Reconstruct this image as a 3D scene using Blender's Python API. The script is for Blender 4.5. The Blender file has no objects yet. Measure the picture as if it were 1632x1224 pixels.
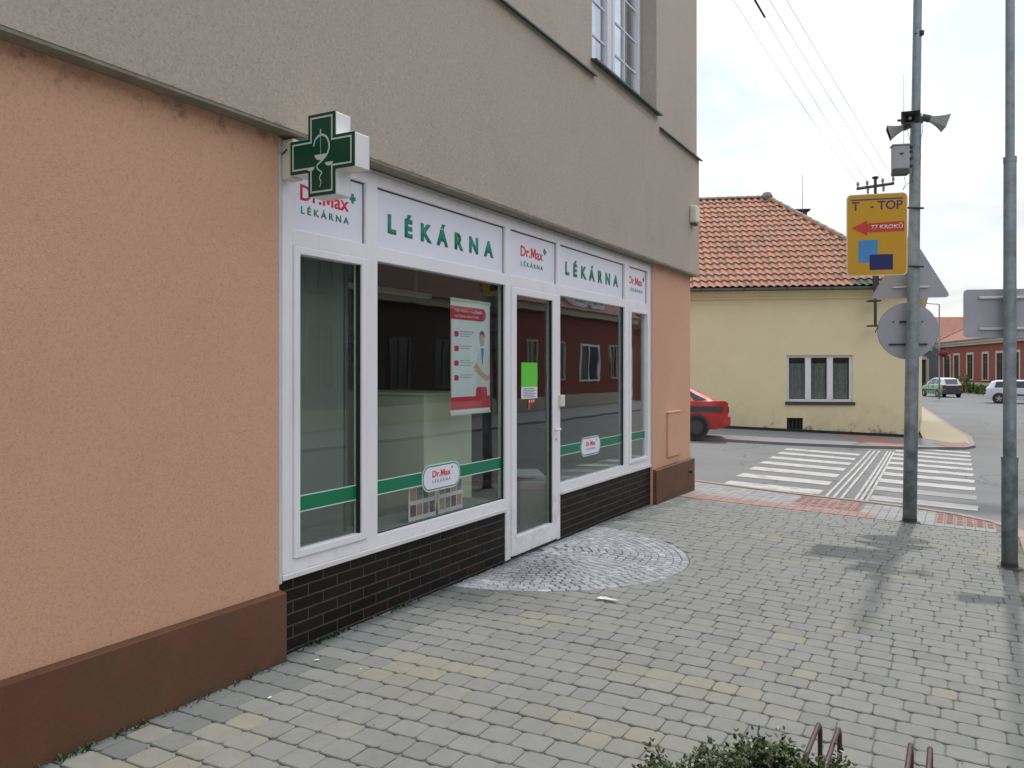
import bpy, bmesh, math, random
from mathutils import Vector, Matrix, noise
random.seed(7)
R = math.radians
C = bpy.context.scene.collection
scene = bpy.context.scene

# ------------------------------------------------------------------ camera
F = 1300.0; EY = 1.55
cam = bpy.data.objects.new('camera', bpy.data.cameras.new('camera')); C.objects.link(cam)
cam.location = (0, 0, EY); cam.rotation_euler = (R(90), 0, 0)
cam.data.sensor_width = 36; cam.data.lens = 36 * F / 1632
cam.data.shift_y = -22 / 1632; cam.data.clip_end = 2000; cam.data.clip_start = .05
scene.camera = cam

# ------------------------------------------------------------------ sky, sun, exposure
SUN_AZ, SUN_EL = math.atan2(.51, .86), R(57)
sd = Vector((math.sin(SUN_AZ) * math.cos(SUN_EL), math.cos(SUN_AZ) * math.cos(SUN_EL), math.sin(SUN_EL)))
world = bpy.data.worlds.new('World'); scene.world = world; world.use_nodes = True
nt = world.node_tree; nt.nodes.clear()
def wn(t, **k):
    n = nt.nodes.new(t)
    for a, b in k.items(): setattr(n, a, b)
    return n
sky = wn('ShaderNodeTexSky', sky_type='NISHITA', sun_disc=False, sun_elevation=SUN_EL, sun_rotation=SUN_AZ, dust_density=2.0)
tc = wn('ShaderNodeTexCoord')
sep = wn('ShaderNodeSeparateXYZ'); nt.links.new(tc.outputs['Generated'], sep.inputs[0])
# clouds lie on a plane overhead: direction / (z + .12)
zm = wn('ShaderNodeMath', operation='MAXIMUM'); nt.links.new(sep.outputs[2], zm.inputs[0]); zm.inputs[1].default_value = 0
za = wn('ShaderNodeMath', operation='ADD'); nt.links.new(zm.outputs[0], za.inputs[0]); za.inputs[1].default_value = .16
vd = wn('ShaderNodeVectorMath', operation='DIVIDE'); nt.links.new(tc.outputs['Generated'], vd.inputs[0])
cz = wn('ShaderNodeCombineXYZ')
for i in range(3): nt.links.new(za.outputs[0], cz.inputs[i])
nt.links.new(cz.outputs[0], vd.inputs[1])
n1 = wn('ShaderNodeTexNoise'); n1.inputs['Scale'].default_value = 1.35; n1.inputs['Detail'].default_value = 7; n1.inputs['Roughness'].default_value = .56
n1.inputs['Distortion'].default_value = .35
nt.links.new(vd.outputs[0], n1.inputs['Vector'])
r1 = wn('ShaderNodeValToRGB'); nt.links.new(n1.outputs[0], r1.inputs[0])
r1.color_ramp.elements[0].position = .40; r1.color_ramp.elements[0].color = (.22, .22, .22, 1)
r1.color_ramp.elements[1].position = .57; r1.color_ramp.elements[1].color = (1, 1, 1, 1)
n2 = wn('ShaderNodeTexNoise'); n2.inputs['Scale'].default_value = 2.6; n2.inputs['Detail'].default_value = 5
nt.links.new(vd.outputs[0], n2.inputs['Vector'])
# clouds brighten with height, as an overcast sky does
mr = wn('ShaderNodeMapRange'); nt.links.new(sep.outputs[2], mr.inputs['Value'])
mr.inputs['From Min'].default_value = 0; mr.inputs['From Max'].default_value = 1
mr.inputs['To Min'].default_value = .54; mr.inputs['To Max'].default_value = 1.42
mv = wn('ShaderNodeMapRange'); nt.links.new(n2.outputs[0], mv.inputs['Value'])
mv.inputs['From Min'].default_value = .3; mv.inputs['From Max'].default_value = .7
mv.inputs['To Min'].default_value = .84; mv.inputs['To Max'].default_value = 1.12
mm = wn('ShaderNodeMath', operation='MULTIPLY'); nt.links.new(mr.outputs[0], mm.inputs[0]); nt.links.new(mv.outputs[0], mm.inputs[1])
cl = wn('ShaderNodeBackground'); cl.inputs[0].default_value = (.95, .965, 1.0, 1); nt.links.new(mm.outputs[0], cl.inputs[1])
bs = wn('ShaderNodeBackground'); nt.links.new(sky.outputs[0], bs.inputs[0]); bs.inputs[1].default_value = .10
mx = wn('ShaderNodeMixShader'); nt.links.new(r1.outputs[0], mx.inputs[0]); nt.links.new(bs.outputs[0], mx.inputs[1]); nt.links.new(cl.outputs[0], mx.inputs[2])
wo = wn('ShaderNodeOutputWorld'); nt.links.new(mx.outputs[0], wo.inputs[0])

sun = bpy.data.objects.new('sun', bpy.data.lights.new('sun', 'SUN')); C.objects.link(sun)
sun.data.energy = 1.6; sun.data.angle = R(1.2); sun.data.color = (1, .95, .88)
sun.rotation_euler = (-sd).to_track_quat('-Z', 'Y').to_euler()
sun.location = (5, 10, 30)
vs = scene.view_settings; vs.view_transform = 'Standard'; vs.look = 'None'; vs.gamma = 1; vs.use_curve_mapping = False; vs.exposure = 0.70

# ------------------------------------------------------------------ place frame
w = math.atan(716 / F); U = (math.sin(w), math.cos(w)); N = (math.cos(w), -math.sin(w)); A = (-1.241, 4.409)
def g(X):
    if X < .2: return 0.0
    if X < 1.4: return -.042 * (X - .2) ** 2 / 2.4
    return max(-.0252 - .042 * (X - 1.4), -.5)
GB = [.2, .4, .6, .8, 1.0, 1.2, 1.4, 12.7]
def sq(s, q): return (A[0] + s * U[0] + q * N[0], A[1] + s * U[1] + q * N[1])
def W(s, q, z): x, y = sq(s, q); return Vector((x, y, z))
def gnd(px, py, off=0):
    t = (px - 816) / F; k = (py - 590) / F; lo, hi = .5, 400
    for _ in range(60):
        m = (lo + hi) / 2
        if EY - k * m > g(t * m) + off: lo = m
        else: hi = m
    return t * lo, lo
def wal(px, py=590, q=0):
    t = (px - 816) / F; x0 = A[0] + q * N[0]; y0 = A[1] + q * N[1]
    s = (t * y0 - x0) / (U[0] - t * U[1]); return s, EY - (py - 590) / F * (y0 + s * U[1])

# ------------------------------------------------------------------ materials
MATS = {}
def mat(name, col, rough=.8, var=.1, scale=4, bump=0., bscale=250, metal=0., tint=False, spec=.4, dirt=None, dirt_scale=1.5, dirt_lo=.55, dirt_hi=.75, coat=0.):
    m = bpy.data.materials.new(name); m.use_nodes = True; t = m.node_tree; b = t.nodes['Principled BSDF']
    L = t.links.new
    geo = t.nodes.new('ShaderNodeNewGeometry')
    no = t.nodes.new('ShaderNodeTexNoise'); no.inputs['Scale'].default_value = scale; no.inputs['Detail'].default_value = 6; no.inputs['Roughness'].default_value = .62
    L(geo.outputs['Position'], no.inputs['Vector'])
    mr = t.nodes.new('ShaderNodeMapRange'); L(no.outputs[0], mr.inputs['Value'])
    mr.inputs['From Min'].default_value = .25; mr.inputs['From Max'].default_value = .75
    mr.inputs['To Min'].default_value = 1 - var; mr.inputs['To Max'].default_value = 1 + var
    vm = t.nodes.new('ShaderNodeVectorMath'); vm.operation = 'SCALE'; vm.inputs[0].default_value = col[:3]; L(mr.outputs[0], vm.inputs['Scale'])
    out = vm.outputs[0]
    if tint:
        at = t.nodes.new('ShaderNodeAttribute'); at.attribute_name = 'tint'
        v2 = t.nodes.new('ShaderNodeVectorMath'); v2.operation = 'MULTIPLY'; L(out, v2.inputs[0]); L(at.outputs['Color'], v2.inputs[1]); out = v2.outputs[0]
    if dirt:
        n3 = t.nodes.new('ShaderNodeTexNoise'); n3.inputs['Scale'].default_value = dirt_scale; n3.inputs['Detail'].default_value = 8; n3.inputs['Roughness'].default_value = .7
        L(geo.outputs['Position'], n3.inputs['Vector'])
        r3 = t.nodes.new('ShaderNodeMapRange'); L(n3.outputs[0], r3.inputs['Value']); r3.inputs['From Min'].default_value = dirt_lo; r3.inputs['From Max'].default_value = dirt_hi
        mx = t.nodes.new('ShaderNodeMix'); mx.data_type = 'RGBA'; L(r3.outputs[0], mx.inputs['Factor']); L(out, mx.inputs[6]); mx.inputs[7].default_value = (*dirt, 1); out = mx.outputs[2]
    L(out, b.inputs['Base Color'])
    b.inputs['Roughness'].default_value = rough; b.inputs['Metallic'].default_value = metal; b.inputs['Specular IOR Level'].default_value = spec
    b.inputs['Coat Weight'].default_value = coat
    if bump:
        nb = t.nodes.new('ShaderNodeTexNoise'); nb.inputs['Scale'].default_value = bscale; nb.inputs['Detail'].default_value = 3
        L(geo.outputs['Position'], nb.inputs['Vector'])
        bp = t.nodes.new('ShaderNodeBump'); bp.inputs['Strength'].default_value = bump; bp.inputs['Distance'].default_value = .004
        L(nb.outputs[0], bp.inputs['Height']); L(bp.outputs[0], b.inputs['Normal'])
    m['out'] = 0; MATS[name] = m
    return m
def last_color(m):
    b = m.node_tree.nodes['Principled BSDF']; return b, b.inputs['Base Color'].links[0].from_socket
def add_layer(m, color, build):
    """mix colour over the base where build(nodes, links, geo) gives a mask"""
    t = m.node_tree; b, s = last_color(m); geo = [n for n in t.nodes if n.type == 'NEW_GEOMETRY'][0]
    fac = build(t, t.links.new, geo)
    mx = t.nodes.new('ShaderNodeMix'); mx.data_type = 'RGBA'; t.links.new(fac, mx.inputs['Factor']); t.links.new(s, mx.inputs[6]); mx.inputs[7].default_value = (*color, 1)
    t.links.new(mx.outputs[2], b.inputs['Base Color'])
def mask_z(z0, z1, nscale, lo, hi, stretch=(1, 1, 1), tw=None, strength=1.0):
    """noise-shaped patches fading between height z0 (full) and z1 (none)"""
    def f(t, L, geo):
        sx = t.nodes.new('ShaderNodeSeparateXYZ'); L(geo.outputs['Position'], sx.inputs[0])
        a = t.nodes.new('ShaderNodeMapRange'); L(sx.outputs[2], a.inputs['Value']); a.inputs['From Min'].default_value = z1; a.inputs['From Max'].default_value = z0
        a.inputs['To Max'].default_value = .35
        vm = t.nodes.new('ShaderNodeVectorMath'); vm.operation = 'MULTIPLY'; L(geo.outputs['Position'], vm.inputs[0]); vm.inputs[1].default_value = stretch
        n = t.nodes.new('ShaderNodeTexNoise'); n.inputs['Scale'].default_value = nscale; n.inputs['Detail'].default_value = 9; n.inputs['Roughness'].default_value = .68; L(vm.outputs[0], n.inputs['Vector'])
        ad = t.nodes.new('ShaderNodeMath'); ad.operation = 'ADD'; L(n.outputs[0], ad.inputs[0]); L(a.outputs[0], ad.inputs[1])
        c = t.nodes.new('ShaderNodeMapRange'); L(ad.outputs[0], c.inputs['Value']); c.inputs['From Min'].default_value = lo; c.inputs['From Max'].default_value = hi; c.inputs['To Max'].default_value = strength
        return c.outputs[0]
    return f
def mask_noise(scale, lo, hi, strength=1.0, stretch=(1, 1, 1)):
    def f(t, L, geo):
        vm = t.nodes.new('ShaderNodeVectorMath'); vm.operation = 'MULTIPLY'; L(geo.outputs['Position'], vm.inputs[0]); vm.inputs[1].default_value = stretch
        n = t.nodes.new('ShaderNodeTexNoise'); n.inputs['Scale'].default_value = scale; n.inputs['Detail'].default_value = 8; n.inputs['Roughness'].default_value = .65; L(vm.outputs[0], n.inputs['Vector'])
        c = t.nodes.new('ShaderNodeMapRange'); L(n.outputs[0], c.inputs['Value']); c.inputs['From Min'].default_value = lo; c.inputs['From Max'].default_value = hi; c.inputs['To Max'].default_value = strength
        return c.outputs[0]
    return f
def mask_spot(center, radii, scale, lo, hi, strength):
    """noise-edged blot around a place"""
    def f(t, L, geo):
        a = t.nodes.new('ShaderNodeVectorMath'); a.operation = 'SUBTRACT'; L(geo.outputs['Position'], a.inputs[0]); a.inputs[1].default_value = center
        d = t.nodes.new('ShaderNodeVectorMath'); d.operation = 'DIVIDE'; L(a.outputs[0], d.inputs[0]); d.inputs[1].default_value = radii
        ln = t.nodes.new('ShaderNodeVectorMath'); ln.operation = 'LENGTH'; L(d.outputs[0], ln.inputs[0])
        n = t.nodes.new('ShaderNodeTexNoise'); n.inputs['Scale'].default_value = scale; n.inputs['Detail'].default_value = 6; L(geo.outputs['Position'], n.inputs['Vector'])
        ad = t.nodes.new('ShaderNodeMath'); ad.operation = 'SUBTRACT'; L(n.outputs[0], ad.inputs[0]); L(ln.outputs['Value'], ad.inputs[1])
        c = t.nodes.new('ShaderNodeMapRange'); L(ad.outputs[0], c.inputs['Value']); c.inputs['From Min'].default_value = lo; c.inputs['From Max'].default_value = hi; c.inputs['To Max'].default_value = strength
        return c.outputs[0]
    return f
def glass(name, tintc=(.9, .95, .93), gain=1.6, rough=0.0):
    m = bpy.data.materials.new(name); m.use_nodes = True; t = m.node_tree; t.nodes.clear()
    tr = t.nodes.new('ShaderNodeBsdfTransparent'); tr.inputs[0].default_value = (*tintc, 1)
    gl = t.nodes.new('ShaderNodeBsdfGlossy'); gl.inputs['Roughness'].default_value = rough; gl.inputs[0].default_value = (.95, .97, 1, 1)
    ge = t.nodes.new('ShaderNodeNewGeometry'); dp = t.nodes.new('ShaderNodeVectorMath'); dp.operation = 'DOT_PRODUCT'
    t.links.new(ge.outputs['Incoming'], dp.inputs[0]); t.links.new(ge.outputs['Normal'], dp.inputs[1])
    def mn(op, a, b=None, clamp=False):
        n = t.nodes.new('ShaderNodeMath'); n.operation = op; n.use_clamp = clamp
        for i, v in enumerate((a, b)):
            if v is None: continue
            if isinstance(v, (int, float)): n.inputs[i].default_value = v
            else: t.links.new(v, n.inputs[i])
        return n.outputs[0]
    c1 = mn('SUBTRACT', 1.0, mn('ABSOLUTE', dp.outputs['Value'])); fr = mn('ADD', mn('MULTIPLY', mn('POWER', c1, 5.0), .95), .045)
    mu = t.nodes.new('ShaderNodeMath'); mu.operation = 'MULTIPLY'; mu.use_clamp = True; mu.inputs[1].default_value = gain
    nz = t.nodes.new('ShaderNodeTexNoise'); nz.inputs['Scale'].default_value = 1.6; t.links.new(ge.outputs['Position'], nz.inputs['Vector'])
    bp = t.nodes.new('ShaderNodeBump'); bp.inputs['Strength'].default_value = .12; bp.inputs['Distance'].default_value = .008; t.links.new(nz.outputs[0], bp.inputs['Height']); t.links.new(bp.outputs[0], gl.inputs['Normal'])
    mx = t.nodes.new('ShaderNodeMixShader'); o = t.nodes.new('ShaderNodeOutputMaterial')
    t.links.new(fr, mu.inputs[0]); t.links.new(mu.outputs[0], mx.inputs[0]); t.links.new(tr.outputs[0], mx.inputs[1]); t.links.new(gl.outputs[0], mx.inputs[2]); t.links.new(mx.outputs[0], o.inputs[0])
    return m

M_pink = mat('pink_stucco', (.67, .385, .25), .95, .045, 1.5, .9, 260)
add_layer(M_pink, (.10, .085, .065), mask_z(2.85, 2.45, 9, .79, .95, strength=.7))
add_layer(M_pink, (.05, .045, .04), mask_noise(15, .70, .76, .7))
add_layer(M_pink, (.70, .50, .40), mask_noise(75, .50, .72, .45))
add_layer(M_pink, (.36, .22, .165), mask_noise(80, .50, .72, .5))
M_grey = mat('grey_stucco', (.475, .41, .332), .95, .04, 1.2, .9, 230)
add_layer(M_grey, (.33, .29, .245), mask_noise(2.0, .5, .75, .3, (1, 1, .6)))
add_layer(M_grey, (.62, .56, .49), mask_noise(50, .50, .72, .5))
add_layer(M_grey, (.25, .22, .185), mask_noise(60, .50, .72, .55))
add_layer(M_grey, (.10, .095, .07), mask_z(2.80, 2.86, 22, .70, .95, strength=.7))
M_soffit = mat('weathered_soffit', (.25, .235, .18), .95, .25, 9, .8, 120)
M_plinth = mat('brown_plinth_paint', (.145, .062, .036), .9, .14, 3.5, .7, 200)
add_layer(M_plinth, (.105, .072, .036), mask_noise(1.8, .48, .66, .75))
add_layer(M_plinth, (.19, .10, .065), mask_noise(45, .56, .75, .35))
add_layer(M_plinth, (.23, .20, .17), mask_z(-.05, .14, 14, .84, .93, strength=.35))
add_layer(M_plinth, (.06, .055, .03), mask_z(0, .12, 9, .70, .95, strength=.7))
M_pvc = mat('white_pvc', (.84, .835, .85), .38, .03, 2, 0, spec=.5)
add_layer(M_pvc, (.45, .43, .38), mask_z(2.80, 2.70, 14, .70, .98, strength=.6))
add_layer(M_pvc, (.48, .47, .43), mask_z(.40, .62, 10, .78, 1.0, strength=.45))
add_layer(M_pvc, (.60, .60, .58), mask_noise(4, .56, .8, .4, (1, 1, .25)))
M_sillw = mat('white_sill_metal', (.73, .71, .72), .45, .05, 5)
M_trim = mat('pale_metal_trim', (.55, .60, .63), .4, .1, 6)
M_dark = mat('black_gap', (.015, .015, .015), .7, .1)
M_fascia = mat('fascia_panel_white', (.80, .81, .90), .35, .03, 3, spec=.5)
add_layer(M_fascia, (.45, .45, .47), mask_noise(5, .62, .85, .4, (1, 1, .3)))
M_green = mat('letter_green', (.005, .24, .145), .5, .04)
M_red = mat('letter_red', (.72, .02, .03), .5, .04)
M_band = mat('window_band_green', (.006, .19, .09), .4, .05)
M_bandl = mat('window_band_outline', (.55, .75, .68), .4, .03)
M_brick = mat('dark_glazed_brick', (.011, .009, .007), .5, .3, 9, .25, 90, tint=True, spec=.18)
M_mortar = mat('grey_mortar', (.075, .072, .062), .95, .2, 20)
M_glass = glass('shop_glass', (.91, .95, .935), 1.25)
M_glass2 = glass('house_glass', (.87, .9, .9), 1.3)
M_glass3 = glass('upper_glass', (.9, .93, .93), 2.2)
M_flash = mat('green_flashing', (.05, .085, .068), .5, .2, 8)
M_in_dark = mat('shop_wall_dark', (.16, .155, .14), .9, .1)
M_in_floor = mat('shop_floor', (.22, .22, .2), .5, .1)
M_in_cream = mat('cream_board', (.78, .78, .58), .7, .06, 2)
M_in_grey = mat('grey_green_board', (.27, .29, .26), .8, .08, 1.5)
M_white = mat('plain_white', (.78, .78, .76), .5, .04)
M_cream = mat('cream_plastic', (.66, .64, .52), .5, .06, 8)
M_steel = mat('galvanised_steel', (.30, .34, .36), .6, .18, 14, .15, 60, metal=.35)
add_layer(M_steel, (.07, .085, .075), mask_z(-.2, 1.6, 5, .52, .85, strength=.85))
add_layer(M_steel, (.42, .45, .46), mask_noise(40, .6, .72, .5))
M_signback = mat('grey_sign_back', (.40, .40, .44), .55, .07, 6, metal=.2)
M_bracket = mat('bright_bracket', (.62, .60, .58), .4, .1, metal=.3)
M_rust = mat('dark_bracket', (.05, .045, .045), .7, .2)
M_yel = mat('sign_yellow', (.62, .33, .012), .5, .05, 3)
M_yeledge = mat('sign_edge_pale', (.75, .66, .45), .5, .05)
M_navy = mat('sign_navy', (.012, .02, .13), .5, .03)
M_blue = mat('sign_light_blue', (.06, .28, .60), .5, .03)
M_purple = mat('sign_purple', (.10, .05, .14), .5, .03)
M_signred = mat('sign_arrow_red', (.60, .05, .035), .5, .03)
M_cross = mat('cross_dark_green', (.004, .062, .033), .35, .08, 5)
M_crossl = mat('cross_pale_line', (.50, .62, .56), .5, .03)
M_crossw = mat('cross_white_box', (.76, .76, .74), .5, .05, 5)
M_yellow = mat('yellow_stucco', (.74, .66, .42), .95, .045, 1.2, .5, 60)
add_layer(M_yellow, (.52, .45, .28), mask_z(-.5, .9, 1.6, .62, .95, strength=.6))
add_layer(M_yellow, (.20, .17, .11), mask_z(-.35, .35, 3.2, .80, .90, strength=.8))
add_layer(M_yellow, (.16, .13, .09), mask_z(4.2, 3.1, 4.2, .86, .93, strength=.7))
add_layer(M_yellow, (.82, .76, .54), mask_noise(6, .55, .75, .3))
M_base = mat('dark_tar_base', (.025, .025, .028), .8, .3)
M_tile = mat('clay_tile', (.36, .185, .125), .8, .14, 5, .3, 60, tint=True)
add_layer(M_tile, (.16, .12, .09), mask_noise(9, .62, .75, .5))
M_moss = mat('mossy_tile', (.10, .11, .085), .9, .3, 10)
M_ridge = mat('ridge_tile', (.30, .215, .15), .85, .3, 12)
M_gutter = mat('zinc_gutter', (.17, .19, .19), .5, .15, 8, metal=.4)
M_asph = mat('asphalt', (.152, .157, .156), .9, .10, .9, .5, 120)
add_layer(M_asph, (.125, .13, .132), mask_noise(.35, .46, .62, .6))
add_layer(M_asph, (.24, .24, .24), mask_noise(45, .62, .72, .5))
add_layer(M_asph, (.07, .078, .082), mask_spot((6.3, 10.9, -.25), (1.6, .9, 1), 3, -.35, .1, .8))
def mask_crack(scale, wd, strength):
    def f(t, L, geo):
        n = t.nodes.new('ShaderNodeTexNoise'); n.inputs['Scale'].default_value = 1.2; n.inputs['Detail'].default_value = 6; L(geo.outputs['Position'], n.inputs['Vector'])
        vm = t.nodes.new('ShaderNodeVectorMath'); vm.operation = 'MULTIPLY_ADD'; L(n.outputs['Color'], vm.inputs[0]); vm.inputs[1].default_value = (.9, .9, 0); L(geo.outputs['Position'], vm.inputs[2])
        v = t.nodes.new('ShaderNodeTexVoronoi'); v.feature = 'DISTANCE_TO_EDGE'; v.inputs['Scale'].default_value = scale; L(vm.outputs[0], v.inputs['Vector'])
        c = t.nodes.new('ShaderNodeMapRange'); L(v.outputs['Distance'], c.inputs['Value']); c.inputs['From Min'].default_value = wd; c.inputs['From Max'].default_value = 0; c.inputs['To Max'].default_value = strength
        return c.outputs[0]
    return f
add_layer(M_asph, (.05, .05, .052), mask_crack(.38, .008, .8))
M_paint = mat('road_paint_white', (.40, .40, .385), .8, .06, 5)
add_layer(M_paint, (.17, .175, .178), mask_noise(4, .50, .66, .7))
add_layer(M_paint, (.20, .205, .208), mask_noise(30, .58, .66, .6))
add_layer(M_paint, (.18, .185, .188), mask_spot((7.0, 11.6, -.25), (3.2, 1.8, 1), 1.6, -.35, .15, .75))
M_paver = mat('concrete_paver', (.205, .213, .20), .92, .09, 12, .8, 220, tint=True)
add_layer(M_paver, (.155, .16, .15), mask_noise(1.3, .50, .72, .35))
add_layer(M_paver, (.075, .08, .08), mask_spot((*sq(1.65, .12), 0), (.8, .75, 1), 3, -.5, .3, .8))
add_layer(M_paver, (.14, .14, .14), mask_noise(34, .63, .72, .35))
add_layer(M_paver, (.06, .06, .06), mask_noise(11, .735, .76, .5))
add_layer(M_paver, (.34, .34, .32), mask_noise(60, .64, .72, .4))
M_joint = mat('sandy_joint', (.165, .162, .142), 1, .3, 12)
add_layer(M_joint, (.07, .085, .045), mask_noise(2.5, .5, .62, .8))
M_cobble = mat('granite_sett', (.28, .29, .31), .75, .12, 16, .6, 160, tint=True)
add_layer(M_cobble, (.09, .097, .11), mask_spot((*sq(2.4, .22), 0), (.6, .7, 1), 4, -.45, .3, .7))
M_cjoint = mat('dark_sett_joint', (.12, .12, .122), 1, .3, 12)
M_bandr = mat('red_paver', (.29, .19, .168), .9, .10, 10, .5, 150, tint=True)
M_bandg = mat('grey_slab', (.25, .26, .26), .9, .08, 10, .5, 150, tint=True)
M_fslab = mat('far_grey_paving', (.19, .195, .2), .92, .12, 2.5, .4, 60)
M_fred = mat('far_red_paving', (.27, .155, .135), .92, .12, 3, .4, 60)
M_sand = mat('sandy_pavement', (.33, .295, .21), .92, .06, 2, .3, 80)
M_kerb = mat('kerb_stone', (.29, .225, .20), .9, .12, 4, .4, 90)
M_redb = mat('red_render', (.22, .062, .045), .9, .08, 1, .3, 40)
M_stone = mat('pale_render', (.46, .41, .31), .9, .08, 1)
M_brownb = mat('dark_brown_render', (.085, .06, .048), .9, .15, 1)
M_greyb = mat('grey_render', (.13, .14, .13), .9, .15, .8)
M_winf = mat('window_frame_white', (.74, .75, .80), .5, .04)
M_curtain = mat('net_curtain', (.36, .38, .34), .9, .35, 14)
M_roofr = mat('far_red_roof', (.27, .115, .08), .85, .15, 2)
M_wire = mat('wire_black', (.05, .05, .055), .6, .1)
M_pale_wire = mat('wire_pale', (.10, .10, .12), .5, .1)
M_ins = mat('porcelain', (.28, .24, .26), .3, .2)
M_paper = mat('paper', (.75, .75, .72), .7, .03)
M_magenta = mat('poster_red', (.66, .03, .07), .5, .04)
M_pblue = mat('poster_pale_blue', (.84, .88, .89), .5, .04)
M_skin = mat('poster_skin', (.70, .40, .32), .6, .05)
M_hair = mat('poster_brown', (.16, .07, .05), .6, .05)
M_ngreen = mat('notice_green', (.12, .62, .05), .5, .05)
M_rack = mat('rack_maroon_paint', (.085, .05, .046), .4, .25, 30, metal=.3)
M_tyre = mat('tyre', (.025, .025, .026), .8, .1)
M_hub = mat('dark_hub', (.06, .063, .062), .5, .15)
M_alloy = mat('alloy_rim', (.45, .46, .47), .35, .1, metal=.5)
M_cglass = mat('car_glass', (.03, .04, .04), .08, .1, spec=.8)
M_carred = mat('car_red', (.46, .028, .026), .3, .05, 2, coat=.6)
M_cargreen = mat('car_green', (.16, .33, .12), .3, .05, 2, coat=.6)
M_carwhite = mat('car_silver', (.58, .60, .66), .3, .04, 2, coat=.6)
M_carpale = mat('car_pale_roof', (.50, .56, .54), .25, .04, 2, coat=.6)
M_cplastic = mat('car_grey_plastic', (.055, .06, .065), .6, .1)
M_lamp = mat('tail_lamp', (.25, .012, .012), .2, .05, coat=.5)
M_plate = mat('number_plate', (.6, .6, .6), .5, .03)
M_leaf = mat('glossy_leaf', (.027, .052, .015), .42, .35, 40, spec=.4, tint=True)
M_twig = mat('twig_brown', (.09, .055, .035), .9, .2)
M_bush = mat('far_shrub_leaf', (.10, .15, .04), .8, .4, 8, tint=True)
M_flower = mat('basket_flowers', (.18, .02, .03), .8, .3, 10)
M_horn = mat('horn_grey_plastic', (.33, .34, .31), .6, .1, 6)
M_hornd = mat('horn_dark_inside', (.085, .085, .08), .7, .1)
M_boxg = mat('control_box_grey', (.40, .39, .42), .5, .08, 6)

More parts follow.
